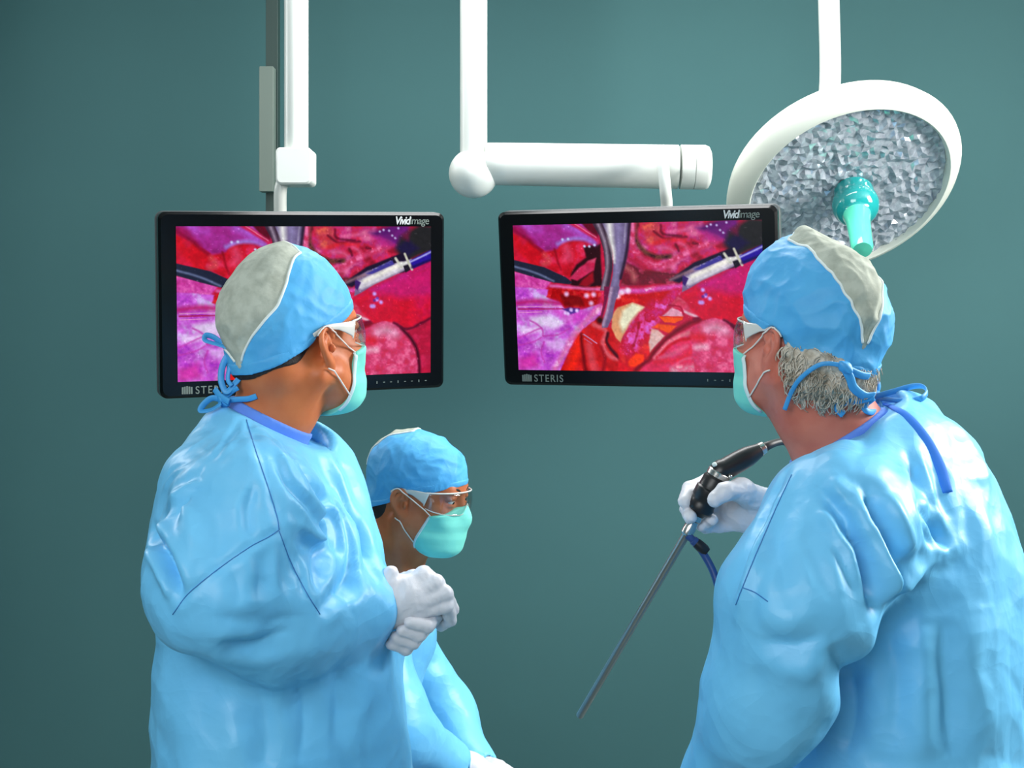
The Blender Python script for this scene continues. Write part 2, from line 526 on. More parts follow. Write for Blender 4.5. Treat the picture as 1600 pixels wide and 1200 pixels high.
def stroke(reg, pts, wdt, col, feather=.5, alpha=1., nz=None, cols=None, wob=1.0, taper=None):
    p = catmull([(a, b, 0) for a, b in cv(reg, pts)], 6)[:, :2]; x, y = PX + WX * .3 * wob, PYY + WYN * .3 * wob
    d = np.full_like(x, 9.); par = np.zeros_like(x); n = len(p) - 1
    for i in range(n):
        (ax, ay), (bx, by) = p[i], p[i + 1]; L = (bx - ax) ** 2 + (by - ay) ** 2 + 1e-12
        h = np.clip(((x - ax) * (bx - ax) + (y - ay) * (by - ay)) / L, 0, 1)
        e = np.hypot(x - ax - h * (bx - ax), y - ay - h * (by - ay)); m = e < d
        d = np.where(m, e, d); par = np.where(m, (i + h) / n, par)
    r = wid(reg, wdt) * .5
    if taper: r = r * np.interp(par, [0, 1], taper)
    blend(np.clip((r * (1 + feather) - d) / (2 * r * feather + 1e-9), 0, 1) * alpha, col, nz, cols)
def dots(reg, pts, r, col, alpha=1.):
    for a, b in pts: stroke(reg, [(a, b), (a + 1, b + 1)], r * 2, col, .6, alpha, wob=0)

# tissue, upper left
poly('A', [(70, 100), (1060, 80), (1060, 300), (700, 290), (600, 400), (450, 430), (250, 290), (70, 170)], (150, 30, 120), 40, nz=N1, cols=[(165, 45, 150), (175, 75, 195)])
poly('A', [(75, 100), (200, 150), (350, 330), (80, 300)], (150, 10, 70), 60, .8)
poly('A', [(70, 220), (250, 290), (440, 430), (430, 560), (390, 620), (80, 540)], (185, 5, 25), 40, nz=N1, cols=[(205, 15, 35), (195, 25, 70)])
stroke('A', [(80, 170), (250, 290), (420, 430)], 40, (120, 0, 40), .8, .6)
poly('A', [(600, 400), (640, 330), (800, 300), (900, 330), (930, 470), (800, 590), (760, 740), (560, 660), (390, 570), (440, 450)], (165, 8, 25), 24, nz=N2, cols=[(200, 15, 40), (215, 45, 90)])
stroke('A', [(450, 470), (500, 540), (440, 580)], 60, (215, 90, 90), .9, .6)
stroke('A', [(700, 390), (740, 480), (690, 520)], 90, (215, 75, 115), .9, .7)
stroke('A', [(560, 400), (600, 540), (640, 640)], 26, (130, 0, 20), .9, .7)
poly('A', [(900, 380), (1090, 340), (1120, 860), (960, 860), (750, 820), (760, 690), (820, 590), (930, 500)], (42, 6, 16), 24)
poly('A', [(1050, 510), (1020, 650), (830, 770), (740, 745), (850, 620), (950, 540)], (205, 45, 95), 20, nz=N2, cols=[(190, 25, 70), (215, 80, 120)])
poly('A', [(890, 760), (1010, 660), (1020, 780), (950, 840), (850, 820)], (150, 10, 30), 30)
stroke('A', [(600, 340), (720, 290), (880, 285), (1020, 330)], 46, (155, 120, 210), .8, .9)
stroke('A', [(690, 130), (850, 200), (1020, 320)], 80, (165, 90, 205), .9, .7)
poly('A', [(850, 85), (1040, 85), (1070, 290), (960, 200)], (95, 6, 32), 24)
stroke('A', [(740, 85), (900, 185), (1050, 285)], 50, (200, 30, 80), .6)
stroke('A', [(800, 110), (930, 195), (1040, 270)], 12, (230, 130, 165), .9, .8)
dots('A', [(1025, 355), (910, 370), (965, 372), (655, 290), (720, 285)], 14, (200, 205, 250))
# upper right mass
poly('B', [(-60, 80), (800, 60), (860, 160), (1000, 230), (1120, 330), (1160, 420), (700, 580), (560, 680), (400, 740), (-120, 840), (-80, 500)], (150, 15, 45), 30, nz=N2, cols=[(200, 30, 70), (185, 45, 115), (215, 100, 150)])
poly('B', [(100, 110), (300, 80), (330, 330), (170, 350)], (205, 40, 50), 50, .8, nz=N3, cols=[(190, 60, 70), (215, 100, 70)])
for q in ([(480, 260), (560, 270), (620, 260)], [(700, 330), (760, 350), (700, 420)], [(500, 350), (530, 430)], [(250, 200), (350, 270), (460, 280)], [(330, 120), (350, 220), (560, 250)]):
    stroke('B', q, 26, (80, 0, 28), .9, .75)
for q in ([(540, 330), (600, 360), (640, 420)], [(420, 200), (560, 180), (700, 160)], [(300, 380), (420, 400), (480, 440)], [(640, 220), (720, 200), (780, 220)]):
    stroke('B', q, 44, (220, 105, 150), .9, .6)
stroke('B', [(260, 330), (420, 290), (600, 300)], 40, (215, 30, 40), .9, .7)
stroke('B', [(50, 90), (40, 270), (110, 400), (250, 480), (430, 490)], 54, (70, 25, 30), .7, .95, nz=N3, cols=[(110, 60, 45), (40, 8, 18)])
stroke('B', [(20, 90), (5, 300), (50, 450), (220, 580), (400, 570), (560, 480), (760, 390), (960, 320)], 66, (205, 60, 110), .6, .95, nz=N3, cols=[(200, 45, 90), (225, 110, 160)])
stroke('B', [(-40, 500), (120, 620), (300, 680), (420, 640)], 60, (160, 25, 55), .9, .8)
poly('B', [(-60, 560), (90, 640), (560, 690), (540, 800), (-130, 830)], (120, 20, 40), 30, .9, nz=N3, cols=[(90, 20, 30), (165, 50, 80)])
stroke('B', [(-70, 620), (0, 680), (30, 760)], 60, (200, 110, 110), .9, .7)
poly('B', [(740, 150), (1000, 50), (1220, 50), (1200, 380), (1000, 280)], (110, 25, 120), 60, nz=N1, cols=[(85, 18, 105), (60, 15, 95)])
poly('B', [(760, 190), (860, 170), (1100, 330), (900, 320)], (170, 35, 130), 60, .7)
poly('B', [(1100, 210), (1330, 40), (1530, 40), (1530, 360), (1160, 500), (1050, 360)], (34, 33, 36), 70)
poly('B', [(1050, 330), (1200, 230), (1340, 330), (1180, 450)], (28, 18, 70), 60, .8)
poly('B', [(1130, 160), (1230, 130), (1210, 250), (1140, 230)], (110, 20, 60), 50, .8)
dots('B', [(1085, 90), (972, 122), (860, 135), (905, 115), (1010, 180), (1045, 210)], 12, (210, 205, 250), .9)
# right side
poly('D', [(830, 60), (900, -40), (1700, -80), (1700, 350), (1400, 345), (1250, 295), (1100, 335), (960, 200)], (205, 8, 40), 24, nz=N1, cols=[(200, 12, 55), (190, 18, 100)])
poly('B', [(740, 830), (1180, 600), (1530, 450), (1530, 1000), (1000, 990)], (190, 20, 105), 60, .8, nz=N1, cols=[(195, 15, 85), (180, 25, 130)])
# lower left lilac tissue
poly('A', [(60, 660), (400, 740), (530, 780), (480, 860), (500, 945), (60, 1000)], (185, 40, 130), 24, nz=N3, cols=[(200, 60, 160), (215, 95, 175)])
poly('C', [(20, -30), (480, 0), (440, 100), (620, 160), (680, 240), (900, 250), (1140, 160), (1130, 320), (880, 520), (740, 740), (640, 1010), (60, 1020)], (160, 45, 185), 20,
     nz=fbm(14, 31), cols=[(190, 75, 200), (200, 110, 215), (205, 175, 235)])
poly('C', [(250, 340), (500, 320), (680, 420), (560, 490), (260, 420)], (222, 208, 238), 60, .85)
poly('C', [(130, 470), (380, 450), (400, 530), (140, 560)], (225, 205, 240), 60, .8)
poly('C', [(430, 640), (720, 620), (680, 760), (480, 720)], (220, 190, 240), 60, .7)
poly('C', [(120, 850), (330, 780), (380, 960), (130, 1000)], (205, 40, 150), 90, .7)
for q in ([(250, 380), (400, 480), (420, 580)], [(400, 480), (260, 530), (120, 600)], [(430, 660), (400, 780), (440, 900)], [(420, 580), (600, 560), (740, 480)], [(120, 690), (300, 650), (400, 600)]):
    stroke('C', q, 20, (185, 55, 165), 1., .8)
stroke('C', [(90, 170), (330, 150), (640, 175)], 60, (185, 25, 100), .9, .8)
stroke('C', [(100, 215), (400, 212), (640, 208)], 13, (225, 150, 200), .6, .9, wob=.1)
stroke('C', [(100, 245), (400, 243), (660, 240)], 18, (165, 15, 70), .6, .9, wob=.1)
stroke('C', [(110, 287), (400, 280)], 10, (232, 150, 205), .6, .9, wob=.1)
poly('C', [(450, 250), (1100, 250), (900, 400), (700, 420), (560, 300)], (205, 55, 185), 60, .6)
poly('C', [(490, -30), (1180, -40), (1160, 150), (1040, 205), (870, 215), (680, 205), (600, 130), (450, 90)], (190, 8, 14), 30, nz=N3, cols=[(160, 2, 8), (200, 15, 30), (205, 60, 40)])
poly('C', [(620, 60), (900, 80), (920, 200), (680, 205)], (110, 0, 4), 40, .9)
stroke('A', [(530, 830), (800, 850), (1090, 870)], 34, (225, 120, 200), .9, .8)
stroke('C', [(1150, 30), (1120, 180), (1060, 280)], 60, (215, 45, 110), .9, .7)
dots('C', [(1040, 60), (1010, 170), (700, 55), (950, 75)], 30, (235, 200, 250), .9)
poly('C', [(650, 240), (740, 215), (870, 235), (860, 270), (740, 300)], (55, 35, 125), 24, .9)
dots('C', [(690, 290), (760, 252), (832, 262), (720, 300)], 22, (225, 190, 250))
stroke('C', [(1120, 230), (950, 400), (800, 560), (700, 750), (570, 980)], 76, (220, 130, 190), .7, .9, nz=N3, cols=[(215, 100, 170), (230, 180, 215)])
# the opened red field
poly('C', [(1130, 320), (900, 500), (840, 620), (760, 740), (640, 1010), (1640, 1010), (1640, 800), (1380, 650), (1280, 480), (1220, 470), (1150, 480)], (175, 8, 10), 20, nz=N2, cols=[(205, 22, 22), (195, 30, 45)])
stroke('C', [(880, 600), (830, 780), (760, 1000)], 110, (232, 32, 14), .7)
stroke('C', [(890, 560), (910, 760), (950, 1000)], 44, (115, 0, 6), .8)
stroke('C', [(990, 700), (1050, 1000)], 100, (205, 58, 70), .6)
stroke('C', [(1040, 430), (1190, 510), (1150, 660), (1230, 810), (1350, 860)], 60, (215, 82, 95), .6)
stroke('C', [(1215, 540), (1205, 640), (1290, 770), (1380, 860)], 40, (70, 0, 10), .7)
stroke('C', [(1130, 700), (1180, 850), (1160, 990)], 40, (130, 0, 14), .9, .8)
dots('C', [(1120, 380)], 44, (46, 10, 10))
stroke('C', [(920, 560), (1080, 660)], 14, (190, 140, 190), .8)
stroke('C', [(930, 610), (1020, 670)], 12, (190, 90, 130), .8)
poly('D', [(60, 50), (600, 30), (800, -10), (840, 60), (640, 160), (520, 220), (400, 200), (230, 160), (20, 240), (20, 140)], (205, 10, 22), 24, nz=N3, cols=[(190, 6, 12), (215, 40, 30)])
stroke('D', [(40, 20), (400, 10), (640, -20), (850, -50)], 60, (225, 110, 200), .7, .95, nz=N3, cols=[(215, 60, 160), (240, 215, 245)])
dots('D', [(110, 30), (60, 80), (180, 10)], 34, (240, 225, 250), .9)
poly('D', [(90, 640), (440, 560), (520, 760), (400, 900), (250, 1010), (60, 1010)], (222, 20, 30), 30, nz=N2, cols=[(205, 14, 30), (225, 50, 40)])
poly('D', [(230, 155), (390, 210), (330, 280), (210, 440), (130, 560), (100, 660), (40, 600), (-10, 480), (-10, 330), (60, 220)], (214, 150, 105), 20)
poly('D', [(240, 165), (385, 215), (300, 300), (190, 440), (120, 530), (80, 420), (120, 260)], (230, 230, 200), 50, .95)
stroke('D', [(520, 230), (430, 420), (300, 580), (200, 720)], 210, (205, 25, 85), .35, 1, nz=N3, cols=[(190, 10, 40), (215, 60, 140), (205, 90, 190)])
stroke('D', [(780, 30), (650, 170), (540, 290)], 110, (210, 40, 130), .4, 1, nz=N3, cols=[(200, 20, 70), (215, 100, 200)])
stroke('D', [(340, 300), (230, 430), (170, 600), (190, 740)], 50, (215, 90, 190), .8, .7, nz=N3, cols=[(200, 15, 60), (225, 130, 210)])
stroke('D', [(320, 400), (300, 560), (240, 720)], 24, (150, 0, 20), .9, .7)
poly('D', [(560, 420), (780, 450), (690, 545), (560, 475), (480, 460)], (235, 75, 15), 24)
poly('D', [(480, 480), (560, 490), (640, 570), (560, 650), (450, 780), (440, 650)], (222, 165, 155), 24, nz=N2, cols=[(225, 190, 190), (215, 120, 100)])
poly('D', [(700, 190), (800, 80), (960, 190), (1110, 350), (960, 340), (870, 250)], (212, 68, 110), 20, nz=N2, cols=[(205, 50, 80), (220, 110, 140)])
poly('D', [(640, 300), (740, 215), (850, 270), (870, 330), (600, 330)], (220, 150, 175), 20)
stroke('D', [(890, 270), (1000, 320), (1120, 355)], 34, (215, 165, 185), .7)
stroke('D', [(700, 190), (830, 210), (880, 300)], 22, (165, 10, 50), .8)
poly('D', [(570, 328), (872, 330), (860, 375), (760, 415), (640, 405)], (242, 82, 5), 16)
stroke('D', [(600, 330), (800, 340), (860, 350)], 10, (225, 30, 20), .8)
# lower right folds
poly('D', [(1120, 370), (1240, 330), (1440, 350), (1760, 300), (1760, 1020), (300, 1020), (450, 860), (700, 600), (1000, 450)], (205, 28, 70), 24, nz=N2, cols=[(218, 42, 85), (212, 50, 115)])
stroke('D', [(1130, 350), (900, 440), (700, 570), (500, 770), (430, 870), (280, 980)], 54, (120, 0, 22), .8)
stroke('D', [(1000, 370), (1240, 305), (1450, 350)], 40, (110, 0, 38), .8)
stroke('D', [(510, 840), (700, 640), (980, 510)], 50, (226, 112, 132), .7)
stroke('D', [(540, 830), (760, 650), (1080, 570)], 36, (195, 8, 30), .8)
stroke('D', [(570, 840), (760, 770), (900, 690)], 54, (222, 82, 122), .8)
stroke('D', [(520, 880), (800, 850), (1000, 740)], 60, (225, 30, 55), .9, .8)
stroke('D', [(1020, 680), (1100, 695), (1190, 715)], 60, (232, 190, 218), .9)
stroke('D', [(740, 980), (940, 960), (1140, 950)], 90, (228, 185, 200), .8, .9, nz=N3, cols=[(220, 90, 130), (235, 215, 220)])
stroke('D', [(1160, 440), (1300, 420), (1420, 480)], 110, (218, 160, 200), 1., .8, nz=N3, cols=[(205, 90, 150), (225, 190, 220)])
stroke('D', [(700, 960), (900, 840), (1200, 860)], 30, (225, 110, 150), .9, .5)
poly('D', [(190, 870), (280, 780), (370, 800), (370, 890), (260, 950), (190, 930)], (246, 55, 5), 24)
# right organ, seen on the left monitor
poly('E', [(110, 575), (260, 515), (650, 340), (650, 690), (560, 740), (470, 775), (400, 730), (300, 715), (240, 735), (150, 650)], (205, 8, 40), 16, nz=N1, cols=[(205, 12, 48), (195, 16, 85)])
poly('E', [(230, 500), (650, 330), (650, 540), (420, 560)], (190, 25, 120), 60, .75)
poly('E', [(470, 790), (560, 740), (650, 690), (650, 1100), (560, 1100), (530, 920)], (190, 20, 62), 16, nz=N2, cols=[(175, 15, 55), (205, 35, 85)])
poly('E', [(150, 810), (240, 740), (320, 718), (420, 755), (500, 860), (540, 980), (550, 1100), (180, 1100)], (214, 45, 85), 14, nz=N3, cols=[(205, 55, 105), (222, 95, 140)])
stroke('E', [(270, 790), (320, 780), (380, 800)], 70, (222, 165, 195), 1., .8)
stroke('E', [(180, 850), (240, 855)], 50, (225, 25, 40), 1., .8)
stroke('E', [(190, 920), (260, 915)], 36, (232, 180, 200), 1., .8)
stroke('E', [(430, 760), (510, 860), (545, 960), (555, 1080)], 22, (70, 0, 28), .8)
stroke('E', [(380, 730), (470, 770), (560, 735), (640, 690)], 18, (95, 0, 38), .8)
dots('E', [(245, 530), (262, 570), (290, 588), (225, 615), (240, 615)], 13, (200, 160, 250))
dots('E', [(265, 560), (245, 575)], 10, (80, 40, 150), .8)
# instruments
poly('A', [(80, 525), (450, 615), (700, 730), (775, 790), (740, 812), (560, 792), (350, 735), (80, 655)], (30, 34, 56), 12, wob=.1)
stroke('A', [(100, 605), (350, 680), (560, 775)], 24, (100, 112, 150), .9, .9, wob=.1)
poly('A', [(980, 70), (1110, 70), (1190, 260), (1235, 450), (1230, 640), (1190, 880), (1090, 880), (1150, 640), (1130, 420), (1080, 250)], (62, 42, 62), 12, wob=.1)
stroke('A', [(1060, 90), (1150, 350), (1172, 600), (1125, 860)], 36, (150, 135, 155), .9, .9, wob=.1)
poly('A', [(1100, 70), (1440, 70), (1395, 500), (1325, 700), (1290, 960), (1180, 960), (1235, 700), (1245, 450), (1180, 250)], (112, 98, 140), 12, wob=.1)
stroke('A', [(1190, 70), (1215, 280), (1245, 440), (1255, 560)], 70, (222, 222, 220), .9, .95, wob=.1, taper=(1.1, .4))
stroke('A', [(1432, 70), (1395, 430), (1325, 740)], 36, (42, 24, 48), .7, .95, wob=.1)
stroke('A', [(1385, 80), (1365, 330)], 18, (150, 140, 170), .9, .8, wob=.1)
stroke('A', [(1300, 80), (1300, 400), (1262, 800)], 50, (150, 140, 190), .9, .6, wob=.1)
poly('C', [(1170, -40), (1250, -40), (1205, 150), (1150, 340), (1125, 340), (1170, 130)], (112, 20, 62), 10, wob=.1)
poly('C', [(1250, -40), (1370, -40), (1305, 170), (1275, 340), (1215, 470), (1145, 475), (1145, 420), (1200, 260)], (108, 90, 130), 12, wob=.1)
stroke('C', [(1262, -20), (1215, 230), (1160, 440)], 34, (175, 145, 175), .9, .9, wob=.1)
poly('B', [(420, 760), (700, 560), (1150, 380), (1250, 470), (1250, 560), (1150, 620), (700, 690), (540, 790)], (26, 12, 42), 20, wob=.1)
poly('B', [(560, 900), (590, 680), (720, 600), (1100, 500), (1235, 475), (1245, 530), (1150, 605), (800, 760), (640, 860)], (120, 100, 140), 14, wob=.1)
stroke('B', [(640, 770), (860, 670), (1110, 550)], 100, (206, 200, 212), .35, 1, wob=.1)
stroke('B', [(680, 720), (860, 640), (1120, 525)], 46, (240, 236, 226), .8, 1, wob=.1)
poly('B', [(700, 640), (1010, 478), (1035, 525), (770, 640)], (62, 52, 145), 12, wob=.1)
stroke('B', [(780, 590), (990, 490)], 16, (170, 170, 215), .8, .9, nz=N3, cols=[(60, 50, 140), (200, 200, 230)], wob=.1)
poly('B', [(570, 700), (640, 740), (600, 830), (570, 800)], (58, 22, 105), 14, wob=.1)
stroke('B', [(440, 760), (560, 700), (680, 650)], 34, (150, 110, 120), .9, .8)
stroke('B', [(1050, 455), (1120, 560)], 30, (204, 204, 190), .5, wob=.1)
poly('B', [(1140, 540), (1215, 520), (1230, 590), (1170, 625)], (26, 18, 34), 10, wob=.1)
stroke('B', [(1110, 530), (1240, 485)], 40, (226, 226, 222), .6, wob=.1)
stroke('B', [(1162, 400), (1205, 500), (1248, 585)], 28, (204, 204, 186), .5, wob=.1)
poly('B', [(1222, 480), (1540, 320), (1540, 450), (1265, 575)], (38, 16, 150), 12, wob=.1)
stroke('B', [(1230, 495), (1360, 435), (1540, 345)], 20, (165, 165, 235), .8, wob=.1)
stroke('B', [(1250, 560), (1540, 450)], 30, (20, 8, 70), .9, .8, wob=.1)
tex = ((N3 - .5) * .22 + (fbm(60, 91, 2) - .5) * .16)[..., None]
IMG = np.clip(IMG * (1 + tex) + np.clip(fbm(60, 77, 2) - .80, 0, 1)[..., None] * 1.2, 0, 1)

M_screen = bpy.data.materials.new('lit_lcd_picture'); M_screen.use_nodes = True
nt = M_screen.node_tree; nt.nodes.clear()
vc = nt.nodes.new('ShaderNodeVertexColor'); vc.layer_name = 'picture'
em = nt.nodes.new('ShaderNodeEmission'); em.inputs[1].default_value = 1.0
gl = nt.nodes.new('ShaderNodeBsdfGlossy'); gl.inputs['Roughness'].default_value = 0.25; gl.inputs['Color'].default_value = (.02, .02, .02, 1)
ad = nt.nodes.new('ShaderNodeAddShader'); ou = nt.nodes.new('ShaderNodeOutputMaterial')
nt.links.new(vc.outputs[0], em.inputs[0]); nt.links.new(em.outputs[0], ad.inputs[0]); nt.links.new(gl.outputs[0], ad.inputs[1]); nt.links.new(ad.outputs[0], ou.inputs[0])

def text_mesh(body, size, R, o, m, name, parent, shear=0.0, space=1.0, bold=0.0, xscale=1.0):
    cu = bpy.data.curves.new('lettering', 'FONT'); cu.body = body; cu.size = size; cu.extrude = 0.0004; cu.shear = shear
    cu.space_character = space; cu.offset = bold
    ob = bpy.data.objects.new('lettering', cu); COL.objects.link(ob)
    dg = bpy.context.evaluated_depsgraph_get()
    me = bpy.data.meshes.new_from_object(ob.evaluated_get(dg))
    v = np.array([tuple(p.co) for p in me.vertices]); f = [tuple(p.vertices) for p in me.polygons]
    bpy.data.objects.remove(ob); bpy.data.meshes.remove(me)
    wd = v[:, 0].max() * xscale
    v = np.stack([v[:, 0] * xscale, -v[:, 2], v[:, 1]], 1)
    mk(name, v @ R.T + o, f, m, parent, smooth=False)
    return wd

SW, SH = 0.57, 0.335
def monitor(loc, ang, label):
    loc = np.array(loc, float); R = Rz(D(ang[0])) @ Rx(D(ang[1])) @ Ry(D(ang[2]))
    root = empty('surgical_monitor', loc, label, 'monitor', 'surgical display screens')
    W = lambda x, y, z: loc + R @ np.array([x, y, z])
    MB().box(W(-.002, .012, -.0025), (.320, .016, .201), R, .016).build('bezel', M_black, root, sharp=35)
    MB().box(W(-.002, .038, -.0025), (.3215, .012, .2025), R, .017).build('rear_shell', M_back, root, sharp=35)
    MB().box(W(-.002, .065, -.0025), (.24, .018, .14), R, .03).build('rear_housing', M_back, root, sharp=35)
    MB().box(W(0, .095, 0), (.06, .014, .06), R, .012).build('mounting_plate', M_white, root, sharp=35)
    xs = (uu.ravel() - .5) * SW; zs = (.5 - vv.ravel()) * SH
    xs = xs * PW / (PW - 1); zs = zs * PH / (PH - 1)
    v = np.stack([xs, np.full_like(xs, -.0046), zs], 1) @ R.T + loc
    i = np.arange(PW * PH).reshape(PH, PW)
    q = np.stack([i[:-1, :-1], i[1:, :-1], i[1:, 1:], i[:-1, 1:]], -1).reshape(-1, 4)
    sc = mk('screen', v, q, M_screen, root, smooth=False)
    ca = sc.data.color_attributes.new('picture', 'FLOAT_COLOR', 'POINT')
    c = np.ones((PW * PH, 4), np.float32); c[:, :3] = lin(IMG.reshape(-1, 3)); ca.data.foreach_set('color', c.ravel())
    # printed marks on the black glass
    fy = -.0046
    xw = text_mesh('Vivid', .0245, R, W(.484 - .285 - .0, fy, .1728), M_logo, 'brand_lettering', root, .25, .86, .0006, .86)
    text_mesh('image', .0235, R, W(.199 + xw - .0035, fy, .1728), M_logo_dim, 'brand_lettering', root, .12, .9, 0, .92)
    b = MB()
    for k in range(5): b.box(W(-.275 + .0048 * k, fy, -.187 + .0006 * (2 - abs(k - 2))), (.0019, .0004, .0075 + .0006 * (2 - abs(k - 2))), R)
    b.build('maker_logo', M_logo_dim, root, smooth=False)
    text_mesh('STERIS', .0235, R, W(-.248, fy, -.1945), M_logo_dim, 'maker_lettering', root, 0, 1.22, .0002, .88)
    b = MB()
    for k in range(8): b.box(W(.158 + .0165 * k, fy, -.1855), (.0022 if k % 3 else .001, .0003, .0008 if k % 3 else .0028), R)
    b.build('control_buttons', M_logo_dim, root, smooth=False)
    return root, W, R

monL, WL, RL = monitor((-.454, 3.125, 1.66), (20.85, 4.74, -1.31), 'wide black surgical monitor hanging behind the surgeon in profile on a short white post')
monR, WR, RR = monitor((.279, 3.159, 1.671), (-19.33, 7.15, .02), 'wide black surgical monitor hanging under the long white boom with the ball joint')

# ------------------------------------------------------------------ white ceiling arm behind the first monitor
arm = empty('monitor_pendant', P(440, 300, 3.27), 'white curved drop post and swivel block above the monitor behind the profile surgeon', 'ceiling pendant', 'ceiling arms that carry the monitors')
ta = P(438, 330, 3.27)
mb_ = WL(0, .11, 0)
tube('drop_post', [mb_ + [0, .03, .0], P(437, 420, 3.29), P(438, 350, 3.28), P(438, 300, 3.27), P(443, 280, 3.27), P(447, 262, 3.27)], .0150, M_white, arm, n=20)
MB().box(WL(0, .131, 0), (.05, .02, .05), RL, .01).build('mount_head', M_white, arm, sharp=35)
v, f = lathe([(.0, -.075), (.030, -.075), (.036, -.070), (.038, -.062), (.038, .06), (.034, .068), (0, .07)], P(463, 240, 3.27), (0, 0, 1), 36)
sb = MB().box(P(463, 262, 3.27), (.0405, .045, .042), None, .010); sb.build('swivel_block', M_white, arm, sharp=35)
v, f = lathe([(0, 0), (.028, 0), (.028, .47), (0, .47)], P(463, 235, 3.27), (0, 0, 1), 28)
b = MB(); b.add(v, f); b.build('spindle', M_white, arm, sharp=40)
top = P(463, 235, 3.27); top[2] = 2.86
v, f = lathe([(0, -.01), (.06, -.01), (.075, .0), (.075, .04), (0, .04)], top, (0, 0, 1), 32)
MB().add(v, f).build('ceiling_flange', M_white, arm, sharp=40)

br = empty('service_column', P(418, 300, 3.75), 'grey green bracket on a dark column beside the white drop post', 'column')
c = P(418, 285, 3.75)
MB().box([c[0], 3.75, c[2] + .14], (.019, .02, .166), None, .003).build('bracket', M_bracket, br, sharp=35)
MB().box([c[0] + .006, 3.80, 1.9], (.016, .02, .999), None, .003).build('column_body', M_slot, br, sharp=35)
MB().box([c[0] + .006, 3.80, .03], (.09, .09, .03), None, .02).build('floor_plate', M_slot, br, sharp=35)

# ------------------------------------------------------------------ long white boom of the second monitor
boom = empty('monitor_boom', P(900, 262, 3.3), 'long white horizontal boom with a ball joint at its near end', 'boom arm', 'ceiling arms that carry the monitors')
YB = 3.32; px = YB / FPX
ball = P(740, 271, YB); v = []; f = []
v, f = lathe([(.0585 * math.sin(t), -.0585 * math.cos(t)) for t in np.linspace(0, math.pi, 25)], ball, (0, 0, 1), 40)
MB().add(v, f).build('ball_joint', M_white, boom)
p0, p1 = P(760, 256, YB), P(1062, 261, YB)
prof = [(0, -.002), (.046, -.002), (.0495, 0.003)] + [(.050 + .002 * t, .003 + .448 * t) for t in np.linspace(0.1, 1, 6)] + [(0, .452)]
ax = (p1 - p0) / np.linalg.norm(p1 - p0)
v, f = lathe(prof, p0, ax, 40); MB().add(v, f).build('boom_tube', M_white, boom, sharp=40)
e0 = p1 + ax * .001
v, f = lathe([(0, 0), (.052, 0), (.0525, .002), (.0525, .031), (0, .031)], e0, ax, 40); MB().add(v, f).build('end_collar', M_white, boom, sharp=40)
v, f = lathe([(0, 0), (.0515, 0), (.0515, .0012), (0, .0012)], e0 + ax * .0312, ax, 40); MB().add(v, f).build('joint_ring', M_seam, boom, sharp=40)
v, f = lathe([(0, 0), (.0525, 0), (.0525, .026), (.049, .034), (.040, .0385), (0, .039)], e0 + ax * .0325, ax, 40); MB().add(v, f).build('end_cap', M_white, boom, sharp=50)
MB().box(P(1066, 272, YB - .052 / 1) , (.0006, .0012, .010)).build('slot_mark', M_seam, boom, smooth=False)
YD = YB - .075
tube('drop_yoke', [WR(0.02, .125, .03), WR(.03, .11, .10), P(1041, 330, 3.245), P(1040, 300, 3.225), P(1037, 270, 3.22), P(1036, 250, 3.225), P(1036, 236, 3.26), P(1036, 236, YB)], .0137, M_white, boom, n=20)
MB().box(WR(.0, .131, 0), (.05, .02, .05), RR, .01).build('mount_head', M_white, boom, sharp=35)
sp = ball.copy(); v, f = lathe([(0, 0), (.032, 0), (.032, 2.88 - ball[2]), (0, 2.88 - ball[2])], sp, (0, 0, 1), 28)
MB().add(v, f).build('spindle', M_white, boom, sharp=40)
v, f = lathe([(0, -.01), (.07, -.01), (.085, .0), (.085, .04), (0, .04)], (ball[0], ball[1], 2.86), (0, 0, 1), 32)
MB().add(v, f).build('ceiling_flange', M_white, boom, sharp=40)

# ------------------------------------------------------------------ round surgical light
LY = 3.52
lc = P(1318, 283, LY)
lamp = empty('surgical_light', lc, 'large round surgical light with sparkling facets and a turquoise handle', 'surgical lamp')
nrm = np.array([.16, -.70, -.72]); nrm /= np.linalg.norm(nrm)       # the way the light faces
RAD = .300
v, f = lathe([(0, .085), (RAD * .5, .08), (RAD * .86, .05), (RAD * .97, .022), (RAD, 0.0), (RAD * .995, -.010), (RAD * .97, -.022), (RAD * .88, -.045), (RAD * .855, -.047), (RAD * .84, -.042), (RAD * .835, -.02), (0, -.018)], lc, -nrm, 72)
M_lampshell = mat('lamp_shell_white', rgb(222, 226, 214), 0.35)
MB().add(v, f).build('housing', M_lampshell, lamp, sharp=50)
# cut-crystal reflector: a faceted dome under the cover
u_ = np.cross(nrm, (0, 0, 1)); u_ /= np.linalg.norm(u_); w_ = np.cross(nrm, u_)
r = np.random.default_rng(5); pts = []; RR_ = RAD * .838; st = .0125
k = 0
rows = int(RR_ / (st * .866)) + 1
grid = {}
for j in range(-rows, rows + 1):
    for i in range(-rows - 2, rows + 3):
        x = (i + .5 * (j % 2)) * st + r.uniform(-.3, .3) * st; y = j * st * .866 + r.uniform(-.3, .3) * st
        grid[(i, j)] = len(pts); rr = math.hypot(x, y)
        if rr > RR_: x *= RR_ / rr; y *= RR_ / rr
        pts.append(lc + u_ * x + w_ * y + nrm * (r.uniform(0, .011) + .024))
fs = []
for (i, j) in grid:
    o = j % 2
    t1 = [(i, j), (i + 1, j), (i + o, j + 1)]; t2 = [(i, j), (i + o, j + 1), (i - 1 + o, j + 1)]
    for t in (t1, t2):
        if all(q in grid for q in t):
            a = [pts[grid[q]] for q in t]
            if np.linalg.norm(np.cross(a[1] - a[0], a[2] - a[0])) > 1e-6: fs.append([grid[q] for q in t])
